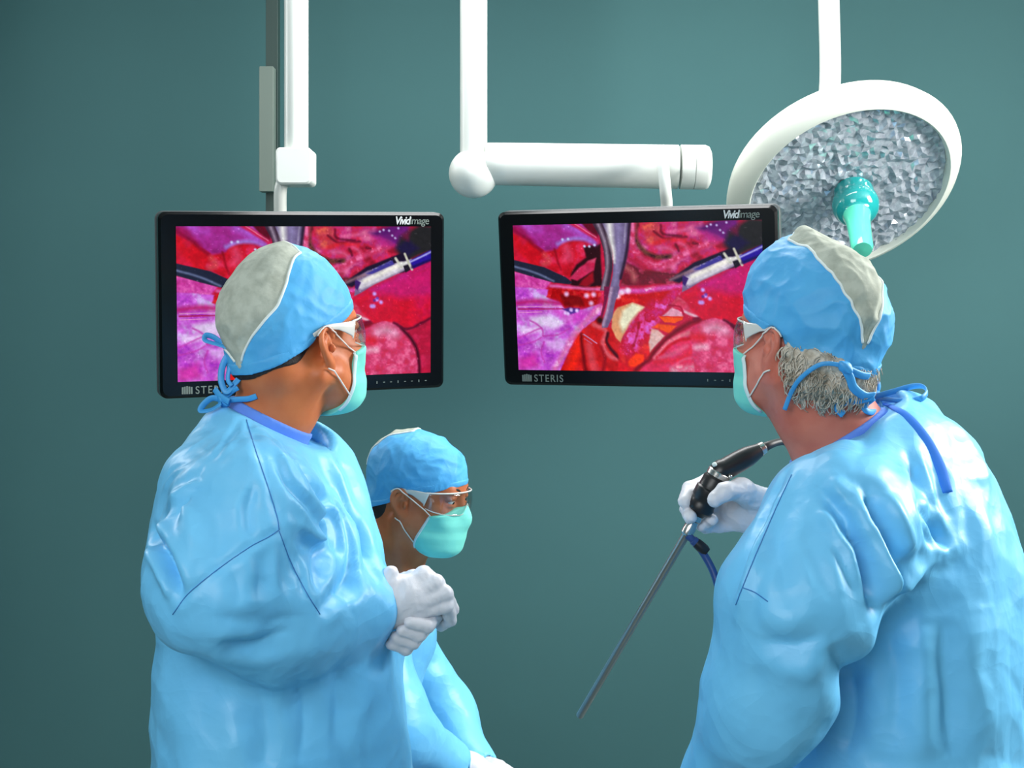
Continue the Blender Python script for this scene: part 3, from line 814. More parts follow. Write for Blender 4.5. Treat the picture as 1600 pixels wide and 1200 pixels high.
M_cryst = mat('cut_crystal_reflector', rgb(206, 213, 222), 0.16, metal=0.35, spec=0.7, vary=(60, rgb(150, 158, 170), .8))
mk('reflector_facets', pts, fs, M_cryst, lamp, smooth=False)
M_teal = mat('turquoise_handle_plastic', rgb(92, 226, 190), 0.14, spec=0.6, coat=0.4)
M_teald = mat('deep_turquoise_glass', rgb(38, 165, 165), 0.1, spec=0.7, coat=0.5)
hb = lc + nrm * .092; hd = P(1353, 424, LY - .27) - hb; hd /= np.linalg.norm(hd)
v, f = lathe([(0, -.05), (.050, -.05), (.050, -.012)] + [(.0575 * math.cos(t), .0575 * math.sin(t) * .9) for t in np.linspace(-.2, .95, 10)] + [(.032, .05), (0, .05)], hb, hd, 36)
MB().add(v, f).build('handle_knob', M_teald, lamp, sharp=60)
v, f = lathe([(0, .044), (.0335, .044), (.029, .075), (.0265, .14), (.026, .175), (.022, .186), (0, .188)], hb, hd, 32)
MB().add(v, f).build('sterile_handle', M_teal, lamp, sharp=60)
hk = hb - hd * .05
tube('handle_stem', [hk + hd * .005, hk * .5 + lc * .5, lc - nrm * .0], .040, M_teald, lamp, n=24)
# yoke up to the ceiling
bk = lc - nrm * .085
tube('support_arm', [bk + nrm * .01, bk - nrm * .08, bk + [.02, .12, .22], bk + [.02, .14, .5], (bk[0] + .02, bk[1] + .14, 2.88)], .028, M_white, lamp, n=20)
v, f = lathe([(0, -.01), (.07, -.01), (.085, .0), (.085, .03), (0, .03)], (bk[0] + .02, bk[1] + .14, 2.865), (0, 0, 1), 32)
MB().add(v, f).build('ceiling_flange', M_white, lamp, sharp=40)

# ------------------------------------------------------------------ materials of people
def skin(name, c, c2): return mat(name, c, 0.48, spec=0.4, sss=0.12, vary=(22, c2, 0.8, 5), bump=[(260, 0.12, 0.0012), (60, 0.08, 0.002)])
M_gown = mat('blue_gown_film', rgb(116, 199, 244), 0.42, spec=0.42, vary=(5, rgb(106, 191, 241), 0.7), film=[(7, .5, .016), (17, .32, .006)], bump=[(90, 0.06, 0.0015)])
M_seamb = mat('gown_seam_stitch', rgb(52, 122, 190), 0.6)
M_tie = mat('blue_tie_tape', rgb(66, 158, 222), 0.5, bump=[(300, 0.1, 0.001)])
M_scrub = mat('periwinkle_scrub', rgb(96, 140, 226), 0.8, bump=[(400, 0.15, 0.001)])
M_cap = mat('blue_cap_fabric', rgb(84, 174, 228), 0.55, spec=0.35, vary=(30, rgb(72, 162, 222), 0.7), film=[(26, .30, .006)], bump=[(240, 0.12, 0.001)])
M_panel = mat('grey_breathable_panel', rgb(186, 192, 180), 0.8, spec=0.2, vary=(60, rgb(160, 166, 154), 0.9, 6), bump=[(90, 0.35, 0.003)])
M_pipe = mat('white_piping', rgb(226, 234, 232), 0.7)
M_mask = mat('mint_mask_fabric', rgb(122, 218, 204), 0.7, spec=0.25, bump=[(90, 0.15, 0.002), (500, .1, .0006)])
M_edge = mat('white_mask_binding', rgb(206, 228, 230), 0.7)
M_elastic = mat('white_elastic_cord', rgb(226, 222, 214), 0.7)
M_glove = mat('white_latex_glove', rgb(214, 214, 220), 0.42, spec=0.4, bump=[(70, 0.35, 0.0035), (320, 0.15, 0.001)])
M_frame = mat('clear_plastic_temple', rgb(222, 222, 216), 0.18, spec=0.6, alpha=0.86)
M_eye = mat('eye_white', rgb(214, 208, 202), 0.2)
M_iris = mat('dark_iris', rgb(30, 18, 12), 0.12)
M_lens = bpy.data.materials.new('clear_safety_lens'); M_lens.use_nodes = True
nt = M_lens.node_tree; nt.nodes.clear()
tr = nt.nodes.new('ShaderNodeBsdfTransparent'); tr.inputs[0].default_value = (.92, .94, .94, 1)
gl = nt.nodes.new('ShaderNodeBsdfGlossy'); gl.inputs['Roughness'].default_value = .06
mxs = nt.nodes.new('ShaderNodeMixShader'); ou = nt.nodes.new('ShaderNodeOutputMaterial')
lw = nt.nodes.new('ShaderNodeLayerWeight'); lw.inputs[0].default_value = .5
pw = nt.nodes.new('ShaderNodeMath'); pw.operation = 'POWER'; pw.inputs[1].default_value = 2.5
ml = nt.nodes.new('ShaderNodeMath'); ml.operation = 'MULTIPLY_ADD'; ml.inputs[1].default_value = .5; ml.inputs[2].default_value = .07
nt.links.new(lw.outputs['Facing'], pw.inputs[0]); nt.links.new(pw.outputs[0], ml.inputs[0]); nt.links.new(ml.outputs[0], mxs.inputs[0]); nt.links.new(tr.outputs[0], mxs.inputs[1]); nt.links.new(gl.outputs[0], mxs.inputs[2]); nt.links.new(mxs.outputs[0], ou.inputs[0])
M_shoe = mat('white_clog', rgb(220, 222, 222), 0.5)

def scaled(p, s):
    if isinstance(p, Ell): return Ell(p.c * s, p.r * s, p.R)
    return Cone(p.a * s, p.b * s, p.ra * s, p.rb * s)

class Head:
    """local frame: x to the face, y to the person's left, z up, origin between the ears"""
    def __init__(s, c, yaw, pitch, roll=0, scale=1.0):
        s.t = np.array(c, float); s.M = Rz(D(yaw)) @ Ry(-D(pitch)) @ Rx(D(roll)); s.s = scale
    def w(s, p): return (np.asarray(p, float) * s.s) @ s.M.T + s.t
    def inv(s, p): return ((np.asarray(p, float) - s.t) @ s.M) / s.s
    def prim(s, p): return scaled(p, s.s).moved(s.M, s.t)

CRAN = Ell((-.012, 0, .055), (.098, .076, .085))
OCC = Ell((-.052, 0, -.012), (.054, .062, .056))
def head_prims(nose=1.0, jaw=1.0):
    a = [(CRAN, .01), (Ell((.030, 0, .055), (.062, .063, .062)), .02), (OCC, .02),
         (Ell((.042, 0, -.010), (.050, .060, .078)), .03), (Ell((.040, 0, -.061), (.048 * jaw, .050 * jaw, .037)), .03),
         (Ell((.078, 0, -.083), (.020, .024, .018)), .02), (Cone((.082, -.034, .036), (.082, .034, .036), .011), .02)]
    for y in (-1, 1):
        a += [(Ell((.062, y * .043, -.012), (.024, .021, .019)), .02),
              (Cone((.012, y * .060, -.040), (.055, y * .036, -.080), .016, .014), .03)]
    a += [(Cone((.090, 0, .026), (.110 * nose, 0, -.020), .008, .0105), .012), (Ell((.100, .012, -.026), (.011, .008, .009)), .008), (Ell((.100, -.012, -.026), (.011, .008, .009)), .008),
          (Ell((.094, 0, -.050), (.012, .024, .006)), .008), (Ell((.093, 0, -.060), (.012, .021, .007)), .008)]
    return a
def eye_cuts():
    return [Ell((.099, y * .032, .016), (.015, .016, .012)) for y in (-1, 1)]
def lids():
    a = []
    for y in (-1, 1):
        a += [Ell((.0860, y * .032, .0220), (.0125, .0165, .0080), Rx(-y * .1)), Ell((.0855, y * .032, .006), (.0115, .015, .0052))]
    return a
def ear(y):
    """helix, antihelix, lobe: (added prims, cut prims)"""
    EK = .84
    q = lambda x, z, o=0: np.array([-.006 + (x + .006) * EK, y * (.0795 + o * EK), .002 + z * EK])
    R = Rz(-y * .38) @ Ry(.20)
    base = [(Ell(q(-.008, .002, -.001), (.0150, .0050, .0255), R), .008), (Ell(q(.001, -.027, -.004), (.0072, .0045, .0082), R), .006)]
    hx = [(.010, .014), (.008, .026), (-.004, .0345), (-.018, .031), (-.0265, .016), (-.0235, -.002), (-.013, -.019), (-.003, -.030)]
    off = [-.001, .001, .004, .007, .010, .009, .004, -.001]
    c = catmull([q(a, b, o) for (a, b), o in zip(hx, off)], 3)
    hel = [(k, .003) for k in chain(c, np.interp(np.linspace(0, 1, len(c)), [0, .5, 1], [.0030, .0036, .0042]))]
    ah = catmull([q(-.008, .022, .004), q(-.0165, .010, .007), q(-.015, -.006, .005), q(-.006, -.016, .001)], 3)
    hel += [(k, .003) for k in chain(ah, np.full(len(ah), .0028))]
    hel += [(Ell(q(.0065, -.003, .000), (.004, .004, .0065)), .003)]
    cut = [Ell(q(-.003, -.003, .0045), (.0072, .0070, .0098), R), Ell(q(-.006, .021, .0065), (.0068, .0040, .0064), R)]
    return base, hel, cut

def mesh_axes(lo, hi, flo, fhi, h, H):
    out = []
    for i in range(3):
        out.append(np.concatenate([np.arange(lo[i], flo[i], H), np.arange(flo[i], fhi[i], h), np.arange(fhi[i], hi[i] + H, H)]))
    return out

def local_mesh(hd, build, lo, hi, h):
    F = Field.box(lo, hi, h); build(F); v, q = F.mesh(); return v, q

def sub_mesh(v, q, m):
    q2 = q[m]; u, inv = np.unique(q2.ravel(), return_inverse=True); return v[u], inv.reshape(-1, 4)

ZB = lambda x, y, c: c[0] + c[1] * x + c[2] * np.exp(-((x + .002) / .026) ** 2) * np.clip((np.abs(y) - .045) / .03, 0, 1)

class Person:
    def __init__(s, name_loc, label, hd, skin_mat):
        s.hd = hd; s.loc = np.array(name_loc, float); s.label = label; s.skin = skin_mat
    # --- skin: one continuous surface from crown to soles
    def body(s, neck, torso, arms, legs, plane, kt=.05, inset=.024, hp=None, lidded=True):
        hd = s.hd
        lo = s.loc + [-.75, -.6, 0]; hi = s.loc + [.75, .6, 0]
        lo[2] = -.02; hi[2] = hd.t[2] + .2
        fl = hd.t - .135; fh = hd.t + .135; fl[2] -= .03; fh[2] += .03
        F = Field(*mesh_axes(lo, hi, fl, fh, .0024, .013))
        for p, k in (hp or head_prims()): F.add(hd.prim(p), k)
        F.cut([hd.prim(p) for p in eye_cuts()], .008)
        if lidded: F.add([hd.prim(p) for p in lids()], .004)
        for y in (-1, 1):
            b, h, c = ear(y)
            for p, k in b: F.add(hd.prim(p), k)
            F.cut([hd.prim(p) for p in c], .003)
            for p, k in h: F.add(hd.prim(p), k)
        F.add(neck, .022)
        G = Field(F.xs, F.ys, F.zs); G.add(torso, kt); G.f += inset
        G.keep(lambda X, Y, Z: (X - plane[0][0]) * plane[1][0] + (Y - plane[0][1]) * plane[1][1] + (Z - plane[0][2]) * plane[1][2] + .03, .02)
        F.f = smin(F.f, G.f, .02)
        F.add(arms, .02); F.add(legs, .04)
        v, q = F.mesh()
        v = relax(v, q, 1, .4)
        n = normals(v, q); s.v, s.q = v, q
        s.root = mk('person', v, q, s.skin, loc=s.loc, label=s.label, cat='person')
        s.tree = bvh(v, q)
        return s
    # --- surgical cap
    def cap(s, brim=(.024, .335, .008), grow=.011, puff=(), wrinkle=.0035, seed=3, theta=(70, 205), width=((60, .050), (100, .060), (150, .046), (205, .012)), bulge=.004, soft=.02, kp=.012, far=None, near_left=True, panel=True, lump=0.0, m=None):
        hd = s.hd
        def b(F):
            F.add(CRAN, .01, grow); F.add(Ell((.030, 0, .058), (.062, .063, .062)), soft, grow * .8); F.add(OCC, .03, grow * .7)
            for p in puff: F.add(p, kp)
            F.keep(lambda X, Y, Z: (ZB(X, Y, brim) - Z) / math.sqrt(1 + brim[1] ** 2))
            for y in (-1, 1): F.cut(Ell((-.006, y * .086, .000), (.026, .020, .036)), .003)
        v, q = local_mesh(hd, b, (-.19, -.13, -.09), (.15, .13, .22), .0026)
        v = relax(v, q, 2, .4); n = normals(v, q)
        hgt = np.clip((v[:, 2] - ZB(v[:, 0], v[:, 1], brim)) / .03, 0, 1)
        c = crease(v, 62, seed)
        v = v + n * ((c - .62) * 2.2 * wrinkle * (.25 + .75 * hgt))[:, None]
        v = v + n * (ripple(v, 34, seed + 5, 2) * lump * hgt)[:, None]
        # gathers along the hem
        ang = np.arctan2(v[:, 1], v[:, 0]); v = v + n * (np.sin(ang * 46 + 3 * np.sin(ang * 7)) * .0007 * np.exp(-(hgt / .35) ** 2))[:, None]
        th = np.degrees(np.arctan2(v[:, 2] - .05, v[:, 0] + .012)); th = np.where(th < -60, th + 360, th)
        wv = lambda t: sum(np.interp(np.asarray(t) + d_, [a for a, _ in width], [b2 for _, b2 in width]) for d_ in (-14, -9, -4, 0, 4, 9, 14)) / 7
        # the crown panel lies between two seams: hi(t) on the person's left, lo(t) on the right
        near = wv; fw = far or width; fv = lambda t: np.interp(t, [a for a, _ in fw], [b2 for _, b2 in fw])
        hi_, lo_ = (near, lambda t: -fv(t)) if near_left else (fv, lambda t: -near(t))
        m_ = np.minimum(hi_(th) - v[:, 1], v[:, 1] - lo_(th))
        inp = (m_ > 0) & (th > theta[0]) & (th < theta[1] + 6)
        if panel: v = v + n * (np.clip(m_ / .02, 0, 1) * inp * bulge)[:, None]
        s.capv, s.capq = v, q
        tree = bvh(v, q); root = s.root
        fc = inp[q].sum(1) >= 2 if panel else np.zeros(len(q), bool)
        cv_, cq = sub_mesh(v, q, ~fc)
        s.capo = mk('surgical_cap', hd.w(cv_), cq, m or M_cap, root)
        if panel:
            pv, pq = sub_mesh(v, q, fc)
            mk('mesh_panel', hd.w(pv), pq, M_panel, s.capo, label='pale grey breathable crown panel')
            for fn_ in (hi_, lo_):
                pts = []
                for t in np.linspace(theta[0], theta[1] + 2, 40):
                    y = fn_(t); d = Vector((math.cos(D(t)), 0, math.sin(D(t))))
                    h = tree.ray_cast(Vector((-.012, y, .05)) + d * .3, -d)
                    if h[0] is not None: pts.append(np.array(h[0] + h[1] * .0004))
                tube('panel_piping', hd.w(np.array(pts)), .0019, M_pipe, s.capo, n=8, cm=2)
            pts = []
            t = theta[0]
            for y in np.linspace(float(lo_(t)), float(hi_(t)), 16):
                d = Vector((math.cos(D(t)), 0, math.sin(D(t))))
                h = tree.ray_cast(Vector((-.012, y, .05)) + d * .3, -d)
                if h[0] is not None: pts.append(np.array(h[0] + h[1] * .0004))
            tube('panel_piping', hd.w(np.array(pts)), .0017, M_pipe, s.capo, n=8, cm=2)
        s.captree = bvh(hd.w(v), q)
        # hem band
        def bb(F):
            F.add(CRAN, .01, grow + .0008); F.add(Ell((.030, 0, .058), (.062, .063, .062)), soft, grow * .8 + .0008); F.add(OCC, .03, grow * .7 + .0008)
            for p in puff: F.add(p, kp, .0008)
            F.keep(lambda X, Y, Z: (ZB(X, Y, brim) - .0015 - Z) / math.sqrt(1 + brim[1] ** 2))
            F.keep(lambda X, Y, Z: (Z - ZB(X, Y, brim) - .0135 - .004 * np.sin(X * 40)) / math.sqrt(1 + brim[1] ** 2), .002)
            for y in (-1, 1): F.cut(Ell((-.006, y * .086, .000), (.025, .020, .035)), .003)
        bv, bq = local_mesh(hd, bb, (-.19, -.13, -.09), (.15, .13, .13), .0024)
        bv = relax(bv, bq, 1, .4); bn = normals(bv, bq)
        bv = bv + bn * (ripple(bv, 90, seed + 2, 2) * .0009)[:, None]
        mk('cap_hem', hd.w(bv), bq, m or M_cap, s.capo)
        return s
    # --- pleated face mask with ear loops
    def mask(s, edge=(.058, .30), top=.006, low=-.112, bulge=.0, sides=(-1, 1), chin=0.0):
        hd = s.hd
        def b(F):
            hpm = head_prims()
            for i_ in (3, 4, 5, 7, 8, 9, 10): F.add(hpm[i_][0], .03, .0042)
            F.add(Cone((.092, 0, .022), (.110, 0, -.022), .008, .011), .025, .003)
            F.add(Ell((.066, 0, -.042), (.041 + bulge, .047, .046)), .025)
            F.add(Ell((.052, 0, -.076), (.046, .045, .026)), .025)
            F.warp(lambda X, Y, Z: -.0010 * (np.abs(((Z + .01) / .027) % 1.0 - .5) * 2 - .5) * (X > .03))
            F.keep(lambda X, Y, Z: (edge[0] + edge[1] * Z + .10 * np.abs(Y) * 0 - X) / math.sqrt(1 + edge[1] ** 2))
            F.keep(lambda X, Y, Z: Z - top + .25 * np.abs(Y) - .10 * (X - .1), .003)
            F.keep(lambda X, Y, Z: low - Z + 0 * X, .006)
        v, q = local_mesh(hd, b, (.0, -.085, -.14), (.16, .085, .04), .002)
        v = relax(v, q, 1, .4); n = normals(v, q)
        v = v + n * (ripple(v, 70, 44, 3) * .0012)[:, None]
        s.masko = mk('face_mask', hd.w(v), q, M_mask, s.root)
        tree = bvh(v, q)
        for y in (-1, 1):
            e = []
            for z in np.linspace(top - .014, low + .012, 14):
                x = edge[0] + edge[1] * z + .0018
                h = tree.ray_cast(Vector((x, y * .13, z)), Vector((0, -y, 0)))
                if h[0] is not None: e.append(np.array(h[0]) + [-.0012, y * .0004, 0])
            if len(e) > 3:
                tube('mask_binding', hd.w(np.array(e)), .0011, M_edge, s.masko, rb=.0028, n=8, cm=2, hint=hd.M @ np.array([1, 0, 0]))
                pt, pl = e[0], e[-1] if False else e[int(len(e) * .72)]
                pt = e[1]
                s.loop([pt, [.004, y * .0850, .0250], [-.012, y * .089, .034], [-.026, y * .086, .022]])
                s.loop([pl, [-.003, y * .0825, -.034], [-.014, y * .083, -.028]])
        return s
    def loop(s, pts):
        """elastic cord pulled over the cheek: pushed out wherever it would sink into the skin"""
        out = []
        pts = np.array(pts, float); first = [pts[0] + (pts[1] - pts[0]) * t for t in np.linspace(0, 1, 14)[:-1]]
        for p in s.hd.w(np.concatenate([first, catmull(pts[1:], 6)])):
            h = s.tree.find_nearest(Vector(p))
            if h[0] is not None and (Vector(p) - h[0]).dot(h[1]) < .0018: p = np.array(h[0] + h[1] * .0018)
            out.append(p)
        tube('ear_loop', np.array(out), .0011, M_elastic, s.masko, n=8, cm=1)
    # --- wrap-around safety glasses
    def glasses(s, z0=.0):
        hd = s.hd; v = []; f = []; na, nz = 37, 9
        A = np.linspace(-D(74), D(74), na)
        def pt(a, t, o):
            zt = .034 + .002 * math.cos(2 * a); zb = -.012 + .022 * math.exp(-(a / .13) ** 2) + .012 * (abs(a) / 1.29) ** 4
            z = zb + (zt - zb) * t
            return np.array([.026 + (.085 + o) * math.cos(a) + .004 * math.sin(math.pi * t), (.0815 + o) * math.sin(a), z + z0])
        for o in (0, .0020):
            for a in A:
                for t in np.linspace(0, 1, nz): v.append(pt(a, t, o))
        N = na * nz
        for i in range(na - 1):
            for j in range(nz - 1):
                a = i * nz + j
                f += [(a, a + 1, a + nz + 1, a + nz), (N + a, N + a + nz, N + a + nz + 1, N + a + 1)]
        for i in range(na - 1):
            for j in (0, nz - 1):
                a = i * nz + j; f.append((a, a + nz, N + a + nz, N + a))
        for j in range(nz - 1):
            for i in (0, na - 1):
                a = i * nz + j; f.append((a, N + a, N + a + 1, a + 1))
        s.gl = mk('safety_glasses', hd.w(np.array(v)), f, M_lens, s.root, label='clear wrap-around safety lens')
        edge = [pt(a, 1, .001) for a in A]
        tube('brow_rim', hd.w(np.array(edge)), .0015, M_frame, s.gl, n=8, cm=1)
        edge = [pt(a, 0, .001) for a in A]
        tube('lower_rim', hd.w(np.array(edge)), .0009, M_frame, s.gl, n=8, cm=1)
        for y in (-1, 1):
            p = [(.052, y * .0785, .020 + z0), (.046, y * .0800, .022 + z0), (.020, y * .0815, .029 + z0), (-.006, y * .0818, .031 + z0), (-.03, y * .0800, .024)]
            tube('temple_arm', hd.w(np.array(p)), [.0150, .0105, .0048, .0036, .003], M_frame, s.gl, rb=[.0014, .0014, .0013, .0013, .0012], n=10, hint=hd.M @ np.array([0, y, 0]))
        return s
    def eyes(s):
        hd = s.hd
        for y in (-1, 1):
            c = np.array([.0825, y * .032, .0145]); d = np.array([.92, 0, -.38])
            v, f = lathe([(.0122 * math.sin(t), -.0122 * math.cos(t)) for t in np.linspace(0, math.pi, 17)], c, d, 20)
            e = mk('eye', hd.w(np.array(v)), f, M_eye, s.root)
            v, f = lathe([(0, .0124), (.003, .0122), (.0052, .0113), (.0056, .0106), (0, .0100)], c, d, 18)
            mk('iris', hd.w(np.array(v)), f, M_iris, e)
        return s
    def brows(s, m):
        for y in (-1, 1):
            tube('eyebrow', s.hd.w(np.array([[.0985, y * .013, .0345], [.0960, y * .030, .040], [.0840, y * .047, .0375]])), [.0018, .0032, .0014], m, s.root, rb=[.0022, .0024, .0015], n=8)
        return s

def gown_mesh(prims, k, neck, plane, lo, hi, h, zc, H=.012, hem=.16, gap=.006, cuffs=(), extra=None):
    """a loose garment: smooth union of torso and sleeves, opened at neck, hem and cuffs"""
    zs = np.concatenate([np.arange(lo[2], zc, H), np.arange(zc, hi[2] + h, h)])
    F = Field(np.arange(lo[0], hi[0] + h, h), np.arange(lo[1], hi[1] + h, h), zs)
    F.add(prims, k)
    p0, n = plane
    big = chain([np.array(neck[0]), np.array(neck[1])], [neck[2] + .035, neck[2] + .035])
    B = Field(F.xs, F.ys, F.zs); B.add(big, .0)
    B.keep(lambda X, Y, Z: -((X - p0[0]) * n[0] + (Y - p0[1]) * n[1] + (Z - p0[2]) * n[2]))
    F.f = smax(F.f, -B.f, .006)
    F.cut(neck[3], .004, gap)
    if hem is not None: F.keep(lambda X, Y, Z: hem - Z + 0 * X)
    for c in cuffs: F.cut(c, .003)
    if extra: extra(F)
    v, q = F.mesh()
    return relax(v, q, 2, .4), q

def calm(v, nk):
    """0 at the neckline, 1 away from it"""
    d = np.min([c.d(v[:, 0], v[:, 1], v[:, 2]) for c in nk], 0)
    return np.clip((d - .008) / .045, 0, 1)[:, None]

def fold(v, n, line, width, amp, ridge=.5, taper=True, side=None):
    """one drape fold: a groove (amp<0) or ridge along a 3-D line on the cloth, with the cloth bulging on its flanks"""
    if len(line) < 2: return v
    d, par = seg_dist(v, line)
    t = np.sin(np.clip(par, .02, .98) * math.pi) ** .6 if taper else 1.0
    g = np.exp(-(d / width) ** 1.4) - ridge * np.exp(-((d - 2.0 * width) / (1.1 * width)) ** 2)
    return v + n * (amp * g * t)[:, None]

def ribbon(name, pts, w_, m, parent, hint=(0, 1, .2), t=.0012, cm=8, **k):
    return tube(name, pts, w_, m, parent, rb=t, n=8, hint=hint, cm=cm, **k)

# ================================================================== the surgeon in profile, seen from behind his right shoulder
H1 = Head(P(463, 547, 2.0), 49, 9, -3, .935)
M_skin1 = skin('tan_skin', rgb(206, 118, 70), rgb(190, 100, 56))
M_hair1 = mat('short_black_hair', rgb(34, 24, 20), 0.6, bump=[(420, .6, .002)])
A = Person((P(445, 900, 2.02)[0], 2.02, 0), 'person in light blue gown seen from behind in profile, gloved hands clasped at the chest', H1, M_skin1)
Rb1 = Rz(D(-15))
neck1 = [Cone(H1.w((-.018, 0, -.015)), P(434, 636, 1.995), .053, .053), Cone(P(434, 636, 1.995), P(393, 700, 2.0), .053, .060), Cone(P(393, 700, 2.0), P(410, 800, 2.0), .060, .09)]
neck1 += [Cone(H1.w((-.018, y * .062, -.04)), P(433, 690, 1.99) + np.array([0, y * .015, 0]), .012, .010) for y in (-1, 1)]
t1 = [Ell(P(418, 905, 2.02), (.124, .185, .25), Rb1), Ell(P(440, 1150, 2.02), (.145, .20, .40), Rb1), Ell(P(440, 1500, 2.02), (.19, .24, .75), Rb1),
      Cone(P(392, 792, 1.85), P(410, 716, 1.99), .070, .056), Cone(P(412, 716, 1.99), P(442, 772, 2.15), .058, .060)]
t1 += chain([P(366, 676, 1.97), P(352, 765, 1.93), P(326, 880, 1.92)], [.036, .070, .085])
t1 += chain([P(428, 750, 2.03), P(452, 870, 2.03)], [.045, .085]) + [Cone(P(432, 735, 2.02), P(455, 742, 2.08), .042, .048), Cone(P(415, 835, 1.90), P(470, 885, 1.96), .065, .065)] + chain([P(418, 905, 2.02), P(440, 980, 2.02)], [.1, .1])
s1 = chain([P(388, 795, 1.83), P(343, 918, 1.78)], [.080, .078]) + chain([P(343, 918, 1.78), P(440, 975, 1.83), P(572, 945, 1.93)], [.080, .068, .043])
s1 += chain([P(440, 785, 2.15), P(530, 975, 2.18), P(598, 955, 2.08)], [.066, .060, .040])
legs1 = []
for sg in (-1, 1):
    hp_ = np.array([A.loc[0] - .0, 2.02 + sg * .10, .85])
    legs1 += chain([hp_, hp_ + [.02, 0, -.42], hp_ + [-.01, 0, -.78]], [.085, .058, .042]) + [Cone(hp_ + [-.03, 0, -.81], hp_ + [.15, 0, -.82], .035, .028)]
armb1 = chain([P(385, 795, 1.83), P(343, 918, 1.78)], [.05, .042]) + chain([P(343, 918, 1.78), P(585, 938, 1.945)], [.042, .027]) + [Cone(P(590, 936, 1.95), P(650, 922, 1.955), .022, .020)]
armb1 += chain([P(440, 785, 2.15), P(530, 975, 2.18), P(600, 950, 2.06)], [.045, .04, .026]) + [Cone(P(606, 948, 2.05), P(655, 940, 2.0), .02, .018)]
np1 = P(342, 618, 1.97), P(366, 640, 1.90), P(473, 702, 1.98)
pl_n = np.cross(P(478, 690, 1.99) - P(346, 626, 1.97), np.array([.0, 1, -.075])); pl_n = pl_n / np.linalg.norm(pl_n); pl_n *= np.sign(pl_n[2])
gp1 = (P(346, 628, 1.97), pl_n)
A.body(neck1, t1, armb1, legs1, gp1)
A.cap(brim=(.022, .360, .007), grow=.008, puff=[Ell((.000, 0, .090), (.080, .073, .072))], wrinkle=.0022, theta=(84, 203), near_left=False, width=((84, .044), (90, .050), (100, .056), (115, .062), (135, .067), (150, .068), (170, .061), (190, .037), (206, .002)))
A.mask(edge=(.060, .30)); A.glasses(); A.eyes(); A.brows(M_hair1)
def hair1(F):
    F.add(CRAN, .01, .0022); F.add(OCC, .02, .0030)
    F.keep(lambda X, Y, Z: Z - ZB(X, Y, (.022, .360, .007)) - .012); F.keep(lambda X, Y, Z: ZB(X, Y, (.022, .360, .007)) - .011 - .004 * np.sin(X * 90) - Z, .003)
    F.keep(lambda X, Y, Z: X + .022 + .25 * (Z + .01), .004)
    F.keep(lambda X, Y, Z: -.040 - Z + .2 * (X + .05), .01)
v, q = local_mesh(H1, hair1, (-.16, -.1, -.1), (.02, .1, .06), .0026)
mk('hair', H1.w(v), q, M_hair1, A.root)
# gown
lo = np.array([P(190, 0, 1.78)[0] - .02, 1.60, .12]); hi = np.array([P(640, 0, 2.0)[0] + .02, 2.36, 1.53])
nk1 = (P(434, 636, 1.995), P(393, 720, 2.0), .060, neck1)
v, q = gown_mesh(t1 + s1, .055, nk1, gp1, lo, hi, .0038, .80, cuffs=[Cone(P(585, 941, 1.945), P(640, 920, 1.99), .031), Cone(P(598, 955, 2.08), P(640, 945, 2.04), .029)])
n = normals(v, q); T = bvh(v, q)
FOLD1 = [
    ([(385, 655), (410, 720), (430, 800), (436, 830)], .007, -.004), ([(436, 828), (390, 855), (340, 890), (300, 925)], .005, -.0025), ([(436, 830), (455, 880), (480, 928)], .005, -.0025),
    ([(242, 828), (262, 880), (280, 930)], .008, -.019), ([(302, 780), (285, 800), (280, 830)], .012, -.008), ([(258, 800), (300, 765), (310, 762)], .008, .006),
    ([(415, 700), (450, 760), (490, 800)], .010, -.009), ([(400, 668), (445, 700), (490, 760), (512, 800)], .005, .0045), ([(430, 700), (452, 740), (492, 790)], .0045, .004), ([(520, 770), (545, 850), (562, 925)], .005, .005), ([(500, 790), (520, 800), (535, 850), (530, 905)], .006, .006), ([(255, 770), (275, 745), (300, 730)], .004, .003), ([(285, 780), (300, 762), (318, 758)], .004, .004), ([(375, 650), (350, 700), (330, 720)], .005, -.003), ([(405, 740), (385, 800), (395, 850)], .006, -.004), ([(425, 850), (430, 890), (440, 930)], .006, .004), ([(450, 850), (470, 890), (476, 925)], .005, -.004), ([(440, 690), (480, 740), (510, 800), (516, 850)], .014, -.011), ([(425, 720), (470, 800), (500, 850)], .009, .008),
    ([(445, 812), (490, 838), (505, 850)], .009, .009),
    ([(510, 770), (500, 840), (497, 900), (505, 928)], .012, -.008), ([(525, 760), (555, 830), (580, 905)], .010, -.012), ([(505, 700), (530, 760), (548, 830), (560, 900)], .012, .008),
    ([(548, 880), (540, 915), (535, 930)], .013, -.012), ([(390, 760), (395, 800), (380, 850)], .018, -.006), ([(330, 770), (345, 830), (335, 900)], .022, -.007), ([(300, 700), (330, 720), (370, 715)], .014, -.003),
    ([(270, 760), (290, 790), (300, 850), (296, 900)], .014, .007), ([(400, 860), (410, 900), (405, 940)], .012, -.006), ([(360, 880), (372, 915), (370, 950)], .012, -.006), ([(340, 1000), (400, 1010), (470, 980)], .014, -.010), ([(330, 960), (400, 975), (480, 960)], .012, -.008), ([(500, 960), (520, 935), (530, 915)], .010, -.008), ([(470, 1060), (480, 1130), (470, 1200)], .02, -.014), ([(400, 1070), (420, 1140), (410, 1210)], .02, -.012), ([(520, 1040), (530, 1110), (520, 1190)], .02, -.012)]
for l, w_, a in FOLD1: v = fold(v, n, on_surf(T, l), w_, a)
v = v + calm(v, neck1) * n * ((crumple(v, .26, 11) - .5) * .030 + (crumple(v, .10, 12) - .5) * .013)[:, None]
g1 = mk('surgical_gown', v, q, M_gown, A.root)
T = bvh(v, q)
